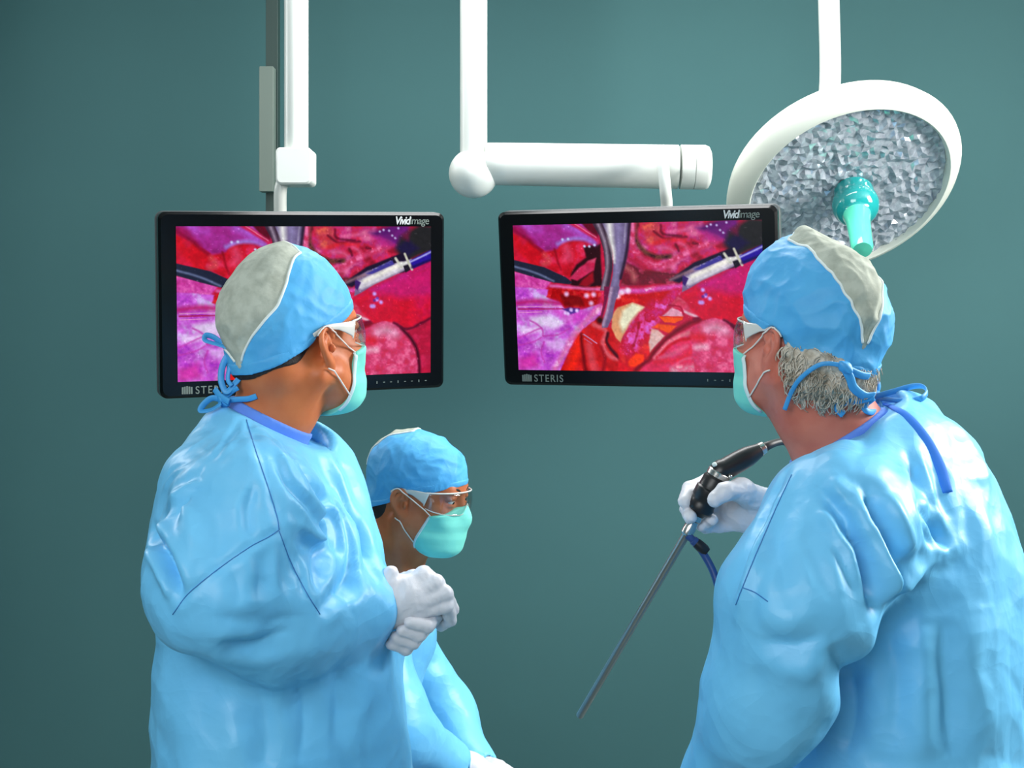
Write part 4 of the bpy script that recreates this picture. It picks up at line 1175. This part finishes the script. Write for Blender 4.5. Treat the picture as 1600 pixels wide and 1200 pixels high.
for l in ([(385, 656), (398, 700), (415, 750), (432, 805), (436, 828)], [(436, 828), (418, 840), (390, 855), (340, 890), (296, 926), (270, 960)], [(436, 830), (455, 880), (480, 928), (500, 960)]):
    p = on_surf(T, l, 10, .0003)
    if len(p) > 3: tube('gown_seam', p, .0007, M_seamb, g1, n=6, cm=1)
# collar of the scrub shirt
def band(nk, plane, h0, h1, name, m, parent, g0=-.005, g1=.0048):
    a, b = np.array(nk[0]), np.array(nk[1])
    F = Field.box(np.minimum(a, b) - .14, np.maximum(a, b) + .14, .003)
    F.add(nk[3], .022, g1)
    G = Field(F.xs, F.ys, F.zs); G.add(nk[3], .022, g0); F.f = smax(F.f, -G.f, 0)
    p0, n_ = plane
    F.keep(lambda X, Y, Z: ((X - p0[0]) * n_[0] + (Y - p0[1]) * n_[1] + (Z - p0[2]) * n_[2]) - h1, .002)
    F.keep(lambda X, Y, Z: -((X - p0[0]) * n_[0] + (Y - p0[1]) * n_[1] + (Z - p0[2]) * n_[2]) + h0, .002)
    v, q = F.mesh(); v = relax(v, q, 2, .4)
    return mk(name, v, q, m, parent)
band(nk1, gp1, -.03, .014, 'scrub_collar', M_scrub, A.root)
# cap ties and gown ties at the nape
def nape(px, py, d=0.0): return P(px, py, 1.945 + d)
for nm, l, w_ in (('cap_tie', [(372, 548), (352, 540), (334, 527), (322, 524), (321, 532), (340, 538), (366, 546)], .0042),
               ('cap_tie', [(372, 548), (356, 556), (347, 575), (346, 596), (354, 612), (366, 600), (376, 585), (374, 562), (370, 552)], .0046),
               ('cap_tie', [(368, 552), (360, 570), (356, 592), (362, 603)], .0032),
               ('gown_tie', [(335, 608), (345, 620), (358, 628)], .0050), ('gown_tie', [(350, 626), (372, 624), (388, 623), (401, 619)], .0042),
               ('gown_tie', [(352, 622), (362, 612), (372, 606)], .0035), ('gown_tie', [(350, 626), (332, 622), (318, 632), (314, 642), (330, 640), (346, 630)], .0046)):
    dd = np.linspace(0, -.012, len(l))
    ribbon(nm, [nape(a, b, d) for (a, b), d in zip(l, dd)], w_, M_tie, A.root, hint=(.25, 1, .3), t=.0014)
for nm, (a, b), r_ in (('cap_knot', (372, 549), .0075), ('gown_knot', (350, 626), .0085)):
    F = Field.box(nape(a, b) - .02, nape(a, b) + .02, .0016)
    F.add(Ell(nape(a, b), (r_, r_ * .8, r_ * 1.15))); F.add(Cone(nape(a - 5, b - 4, -.003), nape(a + 5, b + 5, -.003), .0042), .003)
    v, q = F.mesh(); v = v + normals(v, q) * (ripple(v, 400, 3, 2) * .0008)[:, None]
    mk(nm, v, q, M_tie, A.root)
# gloved hands, one clasped over the other
def glove(prims, root, k=.006, h=.0022, seed=1, name='glove', wr=.0009):
    lo = np.min([p.bbox()[0] for p in prims], 0) - .012; hi = np.max([p.bbox()[1] for p in prims], 0) + .012
    F = Field.box(lo, hi, h)
    for p in prims: F.add(p, getattr(p, 'k', k))
    v, q = F.mesh(); v = relax(v, q, 1, .4); n = normals(v, q)
    v = v + n * ((crease(v, 150, seed) - .62) * wr * 2)[:, None]
    return mk(name, v, q, M_glove, root)
def K(prims, k):
    for p in prims: p.k = k
    return prims
near = K([Cone(P(566, 953, 1.935), P(594, 942, 1.945), .033, .031), Cone(P(594, 941, 1.945), P(634, 929, 1.945), .031, .027), Cone(P(606, 957, 1.945), P(654, 947, 1.95), .022, .022), Ell(P(634, 932, 1.945), (.034, .020, .026))], .016)
near += K(chain([P(598, 925, 1.937), P(605, 909, 1.932), P(611, 895, 1.932)], [.0145, .0118, .0100]), .008)
near += K(chain([P(639, 919, 1.940), P(662, 898, 1.948), P(684, 912, 1.985), P(674, 937, 2.015)], [.015, .0118, .0100, .009]), .005)
near += K(chain([P(649, 929, 1.937), P(680, 911, 1.944), P(697, 932, 1.985), P(684, 952, 2.01)], [.014, .0122, .0100, .009]), .0035)
near += K(chain([P(654, 942, 1.938), P(695, 927, 1.944), P(706, 952, 1.98), P(692, 967, 2.0)], [.013, .0116, .0096, .0085]), .0035)
near += K(chain([P(649, 957, 1.940), P(697, 946, 1.946), P(704, 969, 1.975), P(689, 979, 1.99)], [.012, .0104, .0088, .0078]), .0035)
glove(near, A.root, seed=5)
far = K([Cone(P(579, 969, 2.10), P(612, 952, 2.05), .030, .028), Cone(P(612, 951, 2.045), P(649, 932, 2.0), .028, .024), Ell(P(644, 942, 2.01), (.034, .022, .03))], .016)
far += K(chain([P(612, 922, 2.0), P(628, 909, 1.972), P(646, 899, 1.968)], [.0130, .0105, .0090]), .008)
for i, (a, b, c_, e) in enumerate((((690, 950), (668, 978), (640, 972), 1.925), ((682, 962), (655, 992), (628, 985), 1.93), ((672, 970), (645, 1004), (618, 996), 1.935), ((660, 976), (634, 1013), (612, 1006), 1.94))):
    far += K(chain([P(649, 952, 2.0), P(*a, 1.985), P(*b, e + .01), P(*c_, e)], [.012, .0108, .0096, .0085]), .0035)
glove(far, A.root, seed=6)
def trousers(pr, ps, m=M_scrub):
    F = Field.box(np.array([pr.loc[0] - .3, pr.loc[1] - .3, .06]), np.array([pr.loc[0] + .3, pr.loc[1] + .3, .9]), .012)
    F.add([p for p in ps if max(p.ra, p.rb) > .04], .02, .012); F.keep(lambda X, Y, Z: .09 - Z + 0 * X)
    v, q = F.mesh(); mk('scrub_trousers', v, q, m, pr.root)
    for p in ps:
        if max(p.ra, p.rb) < .04:
            F = Field.box(p.bbox()[0] - .04, p.bbox()[1] + .04, .006); F.add(p, 0, .012); F.keep(lambda X, Y, Z: .0 - Z + 0 * X)
            v, q = F.mesh(); mk('shoe', v, q, M_shoe, pr.root)
trousers(A, legs1)

# ================================================================== the grey-haired surgeon at the right, back half turned to us
H3 = Head(P(1255, 549, 1.85), 128, 8, 3, .865)
M_skin3 = skin('ruddy_skin', rgb(206, 122, 102), rgb(190, 98, 80))
M_hair3 = mat('grey_curly_hair', rgb(206, 198, 184), 0.6, vary=(70, rgb(150, 138, 120), .9, 6), bump=[(160, .7, .004), (420, .4, .001)])
C_ = Person((P(1410, 900, 1.86)[0], 1.86, 0), 'person with grey curly hair in blue gown, back half turned, holding a camera scope', H3, M_skin3)
Rb3 = Rz(D(165))
neck3 = [Cone(H3.w((-.012, 0, -.015)), P(1284, 640, 1.855), .060, .060), Cone(P(1284, 640, 1.855), P(1326, 712, 1.87), .060, .067), Cone(P(1326, 712, 1.87), P(1360, 800, 1.87), .067, .09)]
neck3 += [Cone(H3.w((-.018, y * .062, -.04)), P(1268, 705, 1.85) + np.array([0, y * .012, 0]), .013, .010) for y in (-1, 1)]
t3 = [Ell(P(1392, 930, 1.87), (.15, .19, .27), Rb3), Ell(P(1400, 1200, 1.87), (.16, .21, .42), Rb3), Ell(P(1400, 1690, 1.87), (.20, .25, .62), Rb3),
      Cone(P(1318, 822, 1.70), P(1340, 730, 1.86), .082, .058), Cone(P(1340, 730, 1.86), P(1390, 775, 2.02), .058, .07)]
t3 += chain([P(1378, 700, 1.88), P(1432, 802, 1.88), P(1466, 915, 1.89)], [.046, .084, .112])
s3 = chain([P(1314, 828, 1.69), P(1240, 945, 1.64)], [.084, .082]) + chain([P(1240, 945, 1.64), P(1190, 1090, 1.66), P(1110, 1230, 1.74)], [.080, .065, .045])
s3 += chain([P(1385, 785, 2.02), P(1300, 965, 2.12), P(1232, 838, 2.03)], [.072, .062, .044])
legs3 = []
for sg in (-1, 1):
    hp_ = np.array([C_.loc[0], 1.86 + sg * .10, .85])
    legs3 += chain([hp_, hp_ + [-.02, 0, -.42], hp_ + [.01, 0, -.78]], [.085, .058, .042]) + [Cone(hp_ + [.03, 0, -.81], hp_ + [-.15, .03, -.82], .035, .028)]
armb3 = chain([P(1314, 828, 1.69), P(1240, 945, 1.64)], [.05, .042]) + chain([P(1240, 945, 1.64), P(1095, 1258, 1.755)], [.042, .027]) + [Cone(P(1095, 1258, 1.755), P(1060, 1320, 1.79), .022, .02)]
armb3 += chain([P(1385, 785, 2.02), P(1300, 965, 2.12), P(1225, 825, 2.02)], [.045, .04, .027]) + [Cone(P(1225, 825, 2.02), P(1165, 795, 1.99), .02, .018)]
pl_n = np.cross(P(1248, 722, 1.85) - P(1372, 636, 1.92), np.array([.0, 1, -.10])); pl_n /= np.linalg.norm(pl_n); pl_n *= np.sign(pl_n[2])
gp3 = (P(1372, 640, 1.92), pl_n)
C_.body(neck3, t3, armb3, legs3, gp3)
C_.cap(brim=(.018, .335, .006), grow=.010, puff=[Ell((-.020, 0, .078), (.078, .072, .068)), Ell((.040, 0, .108), (.052, .058, .068)), Ell((-.07, -.02, .045), (.046, .052, .06))], wrinkle=.0042, kp=.045, seed=21, theta=(68, 188),
       width=((68, .028), (90, .038), (105, .046), (120, .052), (150, .051), (175, .034), (188, .012)), far=((68, .034), (100, .045), (125, .040), (150, .020), (170, .0), (188, -.008)), bulge=.008, lump=.0028)
C_.mask(edge=(.060, .30)); C_.glasses(); C_.eyes(); C_.brows(M_hair3)
def hair3(F):
    F.add(CRAN, .01, .004); F.add(OCC, .02, .010); F.add(Ell((-.06, 0, -.035), (.042, .052, .034)), .02, .004)
    for y in (-1, 1): F.add(Cone((-.030, y * .070, .012), (-.042, y * .062, -.030), .012, .012), .015)
    F.keep(lambda X, Y, Z: Z - ZB(X, Y, (.018, .335, .006)) - .012)
    F.keep(lambda X, Y, Z: X + .026 + .30 * (Z + .01), .006)
v, q = local_mesh(H3, hair3, (-.17, -.11, -.11), (.03, .11, .06), .0022)
n = normals(v, q)
v = v + n * (np.abs(ripple(v, 150, 8, 3)) * .006 + ripple(v, 60, 9, 2) * .004)[:, None]
h3 = mk('hair', H3.w(v), q, M_hair3, C_.root)
# curls on the nape
r = np.random.default_rng(4); b = MB(); idx = np.where((v[:, 2] < .02) & (v[:, 0] < -.03))[0]
for i in r.choice(idx, 900):
    p0 = v[i]; nn = n[i]; tg = np.cross(nn, [0, 0, 1.0]); tg /= np.linalg.norm(tg) + 1e-9
    R_ = r.uniform(.004, .009); sg = r.choice((-1, 1)); up = np.cross(tg, nn)
    pts = [p0 + nn * (.0015 + .004 * math.sin(a * .6)) + (tg * sg * math.sin(a) + up * (math.cos(a) - 1) * .9) * R_ - np.array([0, 0, a * .003]) for a in np.linspace(0, r.uniform(1.6, 3.6), 8)]
    vv_, ff = sweep(H3.w(np.array(pts)), np.linspace(.0011, .0004, 8), None, 5, (0.1, .3, 1)); b.add(vv_, ff)
b.build('curls', M_hair3, h3)
# gown
nk3 = (P(1284, 640, 1.855), P(1330, 730, 1.87), .067, neck3)
lo = np.array([P(1060, 0, 1.75)[0] - .04, 1.50, .12]); hi = np.array([P(1640, 0, 2.0)[0] + .02, 2.24, 1.55])
v, q = gown_mesh(t3 + s3, .055, nk3, gp3, lo, hi, .0038, .86, cuffs=[Cone(P(1232, 838, 2.03), P(1180, 790, 2.0), .031), Cone(P(1110, 1230, 1.74), P(1085, 1280, 1.77), .031)])
n = normals(v, q); T = bvh(v, q)
FOLD3 = [([(1240, 738), (1205, 815), (1175, 880), (1158, 930), (1150, 960)], .009, .007), ([(1228, 738), (1194, 810), (1164, 880), (1146, 930)], .006, -.004),
    ([(1316, 785), (1332, 828), (1348, 856), (1358, 900), (1362, 940)], .010, -.028), ([(1356, 770), (1372, 815), (1397, 868), (1412, 890)], .013, -.026), ([(1412, 888), (1400, 910), (1392, 935)], .014, -.018), ([(1335, 775), (1352, 830), (1375, 890), (1380, 935)], .010, .008),
    ([(1278, 762), (1310, 795), (1330, 820)], .010, -.008), ([(1300, 745), (1312, 775), (1330, 805)], .008, .006), ([(1345, 770), (1350, 800), (1362, 830)], .007, .005),
    ([(1206, 807), (1214, 860), (1232, 925)], .012, -.006), ([(1300, 830), (1322, 880), (1336, 930)], .010, -.005), ([(1290, 850), (1310, 900), (1318, 935)], .010, .004),
    ([(1428, 720), (1436, 780), (1460, 850)], .010, -.008), ([(1436, 700), (1450, 760), (1475, 820)], .008, .007), ([(1440, 790), (1465, 830), (1480, 860)], .008, -.008), ([(1425, 760), (1450, 820), (1462, 850)], .006, .006), ([(1440, 855), (1470, 862), (1500, 850)], .010, .008),
    ([(1470, 870), (1430, 900), (1405, 930)], .012, .010), ([(1340, 650), (1350, 690), (1340, 720)], .012, -.003), ([(1300, 1000), (1330, 1080), (1320, 1180)], .02, -.016), ([(1390, 980), (1400, 1080), (1390, 1180)], .02, -.014), ([(1470, 960), (1480, 1080), (1490, 1190)], .02, -.014), ([(1180, 1000), (1240, 1010), (1290, 990)], .014, -.010)]
for l, w_, a in FOLD3: v = fold(v, n, on_surf(T, l), w_, a)
bk_ = np.clip((v[:, 0] - P(1420, 0, 1.85)[0]) / .05, 0, 1)
v = v + calm(v, neck3) * n * ((crumple(v, .26, 31) - .5) * .024 + (crumple(v, .10, 32) - .5) * (.010 + .014 * bk_))[:, None]
g3 = mk('surgical_gown', v, q, M_gown, C_.root)
T = bvh(v, q)
for l in ([(1237, 742), (1212, 795), (1185, 857), (1160, 918), (1150, 945)], [(1160, 918), (1180, 926), (1200, 940)]):
    p = on_surf(T, l, 10, .0003)
    if len(p) > 3: tube('gown_seam', p, .0007, M_seamb, g3, n=6, cm=1)
M_deep = mat('deep_blue_scrub', rgb(44, 124, 226), 0.7)
p = on_surf(T, [(1377, 630), (1396, 637), (1416, 650), (1438, 676), (1455, 703), (1470, 735), (1480, 770)], 8, .0006)
if len(p) > 3: tube('scrub_strip', p, [.0015, .0045, .007, .008, .008, .007], M_deep, g3, rb=.0015, n=10, cm=1, hint=(.3, -.8, .4), label='deep blue scrub showing in the open gown back')
band(nk3, gp3, -.03, .007, 'scrub_collar', M_scrub, C_.root)
ZT = [T, C_.tree, bvh(np.array([tuple(p) for p in [C_.root.matrix_world @ x.co for x in h3.data.vertices]]) * 0 + np.array([tuple(x.co) for x in h3.data.vertices]) + C_.loc, np.array([tuple(f.vertices) for f in h3.data.polygons])), C_.captree]
def np3(px, py, d=0.0): return P(px, py, 1.915 + d)
M_tie3 = M_tie
for nm, l, w_ in (('cap_tie', [(1317, 570), (1328, 590), (1334, 606), (1350, 618), (1366, 618)], .0058), ('cap_tie', [(1318, 572), (1296, 568), (1276, 572), (1250, 592), (1236, 614), (1226, 640)], .0030),
               ('cap_tie', [(1322, 576), (1345, 586), (1358, 588)], .0050), ('gown_tie', [(1366, 620), (1395, 612), (1424, 604), (1442, 604), (1448, 614), (1436, 624), (1405, 626), (1372, 622)], .0046),
               ('gown_tie', [(1366, 621), (1340, 626), (1314, 630), (1309, 638), (1318, 648)], .0052), ('gown_tie', [(1366, 622), (1350, 636), (1360, 644), (1378, 640), (1374, 626)], .0042), ('cap_tie', [(1366, 618), (1372, 606), (1370, 596), (1362, 604)], .0044)):
    ribbon(nm, np.array(drape(ZT, l, .013 if nm == 'cap_tie' else .008, 1.915)), w_, M_tie, C_.root, hint=(-.3, 1, .4), t=.0015)
for nm, (a, b_), r_ in (('cap_knot', (1320, 573), .0075), ('gown_knot', (1367, 620), .0090)):
    kc = drape(ZT, [(a, b_)], .015, 1.915)[0]
    F = Field.box(kc - .022, kc + .022, .0016)
    F.add(Ell(kc, (r_ * 1.1, r_ * .8, r_))); F.add(Cone(kc + [-.005, -.003, .004], kc + [.005, -.003, -.005], .0042), .003)
    v, q = F.mesh(); v = v + normals(v, q) * (ripple(v, 400, 3, 2) * .0008)[:, None]
    mk(nm, v, q, M_tie, C_.root)
# hand that grips the scope
hand = K([Cone(P(1240, 838, 2.03), P(1195, 800, 2.005), .034, .031), Cone(P(1195, 798, 2.005), P(1160, 795, 1.995), .030, .026), Ell(P(1160, 800, 2.0), (.030, .018, .027))], .016)
hand += K(chain([P(1188, 785, 1.985), P(1158, 766, 1.945), P(1134, 768, 1.918), P(1117, 780, 1.912)], [.0215, .0158, .0118, .0108]), .010)
hand += K(chain([P(1150, 775, 2.012), P(1108, 752, 2.008), P(1079, 764, 1.985), P(1070, 784, 1.955)], [.0145, .0118, .0112, .0098]), .004)
hand += K(chain([P(1150, 792, 2.015), P(1104, 786, 2.012), P(1074, 794, 1.982), P(1078, 808, 1.945)], [.0145, .0118, .0108, .0095]), .0035)
hand += K(chain([P(1150, 808, 2.01), P(1112, 814, 2.008), P(1102, 818, 1.985), P(1112, 812, 1.962)], [.0135, .0112, .0098, .0088]), .0035)
hand += K(chain([P(1155, 818, 2.0), P(1122, 822, 1.998), P(1102, 824, 1.985), P(1096, 822, 1.97)], [.0115, .0092, .0082, .0074]), .0035)
glove(hand, C_.root, seed=9, h=.002)
hand = K([Cone(P(1115, 1218, 1.735), P(1085, 1275, 1.765), .031, .029), Ell(P(1070, 1300, 1.78), (.03, .022, .045))], .016)
for i in range(4):
    a = np.array([-.018 + .012 * i, -.008 + .010 * i, 0]); b0 = P(1065, 1330, 1.785) + a
    hand += K(chain([b0, b0 + [-.012, .006, -.035], b0 + [-.022, .014, -.062 + .006 * abs(i - 1)]], [.0115, .0098, .0085]), .0035)
hand += K(chain([P(1085, 1285, 1.75), P(1060, 1320, 1.735), P(1045, 1345, 1.74)], [.015, .012, .010]), .008)
glove(hand, C_.root, seed=10)
trousers(C_, legs3)

# ------------------------------------------------------------------ the endoscope camera in that hand
M_blk = mat('black_scope_plastic', rgb(22, 22, 25), 0.38, spec=0.5, bump=[(200, .1, .0006)])
M_steel = mat('brushed_steel', rgb(186, 184, 180), 0.26, metal=0.9)
M_rod = mat('steel_shaft', rgb(150, 148, 142), 0.3, metal=0.85)
M_cabl = mat('black_cable', rgb(20, 20, 23), 0.5)
M_light = mat('dark_blue_light_cable', rgb(38, 66, 120), 0.35, spec=.5)
SY = 1.955
ec = P(1099, 775, SY)
E_ = empty('endoscope_camera', ec, 'black camera head on a thin steel scope held in a white glove', 'endoscope')
def ax2(a, b, Ya=SY, Yb=SY):
    p, r_ = P(*a, Ya), P(*b, Yb); d = r_ - p; return p, d / np.linalg.norm(d), np.linalg.norm(d)
o, d, L = ax2((1090, 800), (1120, 746), 1.957, 1.950)
v, f = lathe([(0, -.004), (.011, -.004), (.0125, 0), (.0180, .004), (.0195, .010), (.0180, .014), (.0180, .020), (.0198, .023), (.0198, .036), (.0178, .038), (.0178, L - .003), (.0158, L), (0, L)], o, d, 32)
MB().add(v, f).build('coupler_grip', M_blk, E_, sharp=35)
v, f = lathe([(0, L), (.0148, L), (.0165, L + .002), (.0165, L + .0085), (.0150, L + .010), (0, L + .010)], o, d, 32)
MB().add(v, f).build('lock_ring', M_steel, E_, sharp=35)
o2, d2, L2 = ax2((1122, 739), (1187, 703), 1.949, 1.962)
v, f = lathe([(0, -.006), (.0125, -.006), (.0158, 0), (.0162, .008), (.0150, .012), (.0150, .035), (.0140, .05), (.0105, L2 - .004), (.0095, L2), (0, L2)], o2, d2, 32)
MB().add(v, f).build('camera_head', M_blk, E_, sharp=50)
v, f = lathe([(0, L2), (.0088, L2), (.0094, L2 + .001), (.0088, L2 + .007), (.0062, L2 + .009), (0, L2 + .009)], o2, d2, 28)
MB().add(v, f).build('strain_ring', M_steel, E_, sharp=35)
MB().add(*lathe([(0, 0), (.0034, 0), (.0034, .0030), (.0022, .004), (0, .004)], P(1117, 727, 1.940), np.array([-.45, -.45, .75]), 18)).build('white_button', mat('pale_button', rgb(206, 222, 220), .4), E_)
MB().add(*lathe([(0, 0), (.0030, 0), (.0030, .003), (0, .004)], P(1140, 744, 1.937), np.array([.25, -.8, -.3]), 18)).build('side_clip', M_steel, E_)
e2 = o2 + d2 * (L2 + .006)
tube('camera_cable', [e2, P(1203, 695, 1.967), P(1216, 691, 1.98), P(1230, 692, 2.0), P(1262, 712, 2.06), P(1300, 800, 2.22), P(1330, 1000, 2.34), P(1335, 1250, 2.36), P(1335, 1900, 2.36)], [.0068, .0052, .005, .0046, .0045, .0045], M_cabl, E_, n=14)
o3, d3, L3 = ax2((1088, 806), (1072, 836), 1.958, 1.962)
v, f = lathe([(0, -.002), (.0095, -.002), (.0098, .006), (.0078, .008), (.0078, .015), (.0088, .017), (.0088, L3 - .003), (.0066, L3), (0, L3)], o3, d3, 28)
MB().add(v, f).build('eyepiece_adapter', M_steel, E_, sharp=35)
o4, d4, L4 = ax2((1074, 832), (905, 1120), 1.962, 2.06)
v, f = lathe([(0, 0), (.0060, 0), (.0057, .02), (.0055, L4 - .002), (.0045, L4), (0, L4)], o4, d4, 24)
MB().add(v, f).build('scope_shaft', M_rod, E_, sharp=35)
v, f = lathe([(0, 0), (.0052, 0), (.0052, .010), (.0066, .011), (.0066, .020), (.005, .022), (0, .022)], P(1074, 836, 1.958), P(1090, 850, 1.957) - P(1074, 836, 1.958), 22)
MB().add(v, f).build('light_post', M_light, E_, sharp=35)
v, f = lathe([(0, .016), (.0072, .016), (.0078, .022), (.0078, .031), (.0062, .036), (0, .036)], P(1074, 836, 1.958), P(1090, 850, 1.957) - P(1074, 836, 1.958), 22)
MB().add(v, f).build('light_plug', M_blk, E_, sharp=35)
tube('light_cable', [P(1089, 850, 1.957), P(1101, 868, 1.956), P(1113, 890, 1.952), P(1121, 914, 1.948), P(1126, 940, 1.945), P(1133, 1010, 1.95), P(1120, 1150, 2.0), P(1110, 1350, 2.05), P(1110, 1880, 2.1)], .0052, M_light, E_, n=14)

# ================================================================== the colleague bending forward behind
H2 = Head(P(654, 782, 2.6), -20, -6, 0, .865)
M_skin2 = skin('brown_skin', rgb(194, 112, 70), rgb(174, 92, 54))
M_hair2 = mat('black_hair', rgb(26, 20, 18), 0.55, bump=[(420, .6, .002)])
B_ = Person((P(470, 900, 2.66)[0], 2.66, 0), 'person with mint mask and safety glasses bending forward below the left monitor', H2, M_skin2)
neck2 = [Cone(H2.w((-.018, 0, -.015)), P(622, 850, 2.615), .055, .054), Cone(P(622, 850, 2.615), P(606, 905, 2.63), .054, .060), Cone(P(606, 905, 2.63), P(585, 960, 2.64), .060, .08)]
neck2 += [Cone(H2.w((-.018, y * .062, -.04)), P(632, 905, 2.59) + np.array([0, y * .015, 0]), .011, .009) for y in (-1, 1)]
t2 = chain([P(580, 990, 2.64), P(520, 1120, 2.65), P(475, 1240, 2.66)], [.125, .14, .15]) + [Cone(P(574, 968, 2.48), P(584, 945, 2.64), .065, .055), Cone(P(584, 945, 2.64), P(612, 975, 2.80), .055, .065), Cone(P(475, 1240, 2.66), P(468, 1700, 2.66), .16, .20)]
s2 = chain([P(574, 975, 2.47), P(610, 1130, 2.42), P(700, 1190, 2.50)], [.068, .062, .042]) + chain([P(616, 985, 2.81), P(690, 1120, 2.84), P(745, 1200, 2.74)], [.068, .06, .042])
legs2 = []
for sg in (-1, 1):
    hp_ = np.array([B_.loc[0], 2.66 + sg * .09, .78])
    legs2 += chain([hp_, hp_ + [.03, 0, -.38], hp_ + [-.01, 0, -.71]], [.08, .055, .042]) + [Cone(hp_ + [-.03, 0, -.74], hp_ + [.15, 0, -.75], .035, .028)]
armb2 = chain([P(574, 975, 2.47), P(610, 1130, 2.42), P(715, 1196, 2.51)], [.045, .04, .026]) + chain([P(616, 985, 2.81), P(690, 1120, 2.84), P(752, 1204, 2.73)], [.045, .04, .026]) + [Cone(P(715, 1196, 2.51), P(765, 1215, 2.54), .02, .018), Cone(P(752, 1204, 2.73), P(795, 1222, 2.68), .02, .018)]
pl_n = np.cross(P(628, 908, 2.60) - P(578, 872, 2.63), np.array([.0, 1, -.12])); pl_n /= np.linalg.norm(pl_n); pl_n *= np.sign(pl_n[2])
gp2 = (P(582, 876, 2.63), pl_n)
B_.body(neck2, t2, armb2, legs2, gp2)
B_.cap(brim=(.012, .37, .010), grow=.010, puff=[Ell((-.03, 0, .066), (.086, .074, .072))], wrinkle=.0026, seed=41, theta=(95, 172), width=((60, .02), (95, .020), (130, .030), (172, .014)))
B_.mask(edge=(.066, .52), bulge=.004); B_.glasses(); B_.eyes(); B_.brows(M_hair2)
def hair2(F):
    F.add(CRAN, .01, .003); F.add(OCC, .02, .0055)
    F.keep(lambda X, Y, Z: Z - ZB(X, Y, (.012, .37, .010)) - .012)
    F.keep(lambda X, Y, Z: X + .020 + .25 * (Z + .01), .004)
    F.keep(lambda X, Y, Z: -.046 - Z + .25 * (X + .05), .006)
v, q = local_mesh(H2, hair2, (-.16, -.1, -.1), (.02, .1, .06), .0026)
mk('hair', H2.w(v), q, M_hair2, B_.root)
nk2 = (P(622, 850, 2.615), P(604, 925, 2.63), .060, neck2)
lo = np.array([P(380, 0, 2.66)[0] - .06, 2.30, .12]); hi = np.array([P(790, 0, 2.75)[0] + .03, 3.02, 1.25])
v, q = gown_mesh(t2 + s2, .05, nk2, gp2, lo, hi, .006, .72, hem=.14, cuffs=[Cone(P(700, 1190, 2.50), P(760, 1212, 2.54), .030), Cone(P(745, 1200, 2.74), P(790, 1220, 2.69), .030)])
n = normals(v, q)
v = v + calm(v, neck2) * n * ((crumple(v, .26, 61) - .5) * .026 + (crumple(v, .10, 62) - .5) * .010)[:, None]
mk('surgical_gown', v, q, M_gown, B_.root)
band(nk2, gp2, -.03, .010, 'scrub_collar', M_deep, B_.root)
for nm, l, w_ in (('cap_tie', [(577, 800), (566, 797), (556, 798), (548, 803)], .004), ('cap_tie', [(577, 803), (570, 815), (562, 826), (556, 840)], .0045), ('cap_tie', [(578, 804), (574, 822), (574, 840), (570, 850)], .004), ('gown_tie', [(578, 868), (570, 862), (560, 866)], .004)):
    ribbon(nm, [P(a, b_, 2.635) for a, b_ in l], w_, M_tie, B_.root, hint=(.3, 1, .3), t=.0013)
for (wr_, pm, pts) in (((700, 1190, 2.50), (765, 1215, 2.54), 0), ((745, 1200, 2.74), (795, 1222, 2.68), 1)):
    w0, pc = P(*wr_), P(*pm); dv = (pc - w0) / np.linalg.norm(pc - w0); sd = np.cross(dv, [0, 0, 1.0]); sd /= np.linalg.norm(sd)
    hand = K([Cone(w0, w0 + dv * .05, .030, .028), Cone(w0 + dv * .05, pc, .028, .022), Ell(pc, (.034, .034, .020))], .016)
    for i in range(4):
        b0 = pc + dv * .022 + sd * (.024 - .016 * i)
        hand += K(chain([b0, b0 + dv * .034 - np.array([0, 0, .008]), b0 + dv * (.052 - .005 * abs(i - 1)) - np.array([0, 0, .032])], [.0112, .0098, .0085]), .0035)
    th = sd * (.030 if pts == 0 else -.030)
    hand += K(chain([pc - dv * .02 + th * .8, pc + dv * .012 + th * 1.5, pc + dv * .035 + th * 1.5 - np.array([0, 0, .012])], [.0145, .0115, .0095]), .008)
    glove(hand, B_.root, seed=15 + pts, h=.0026)
trousers(B_, legs2)
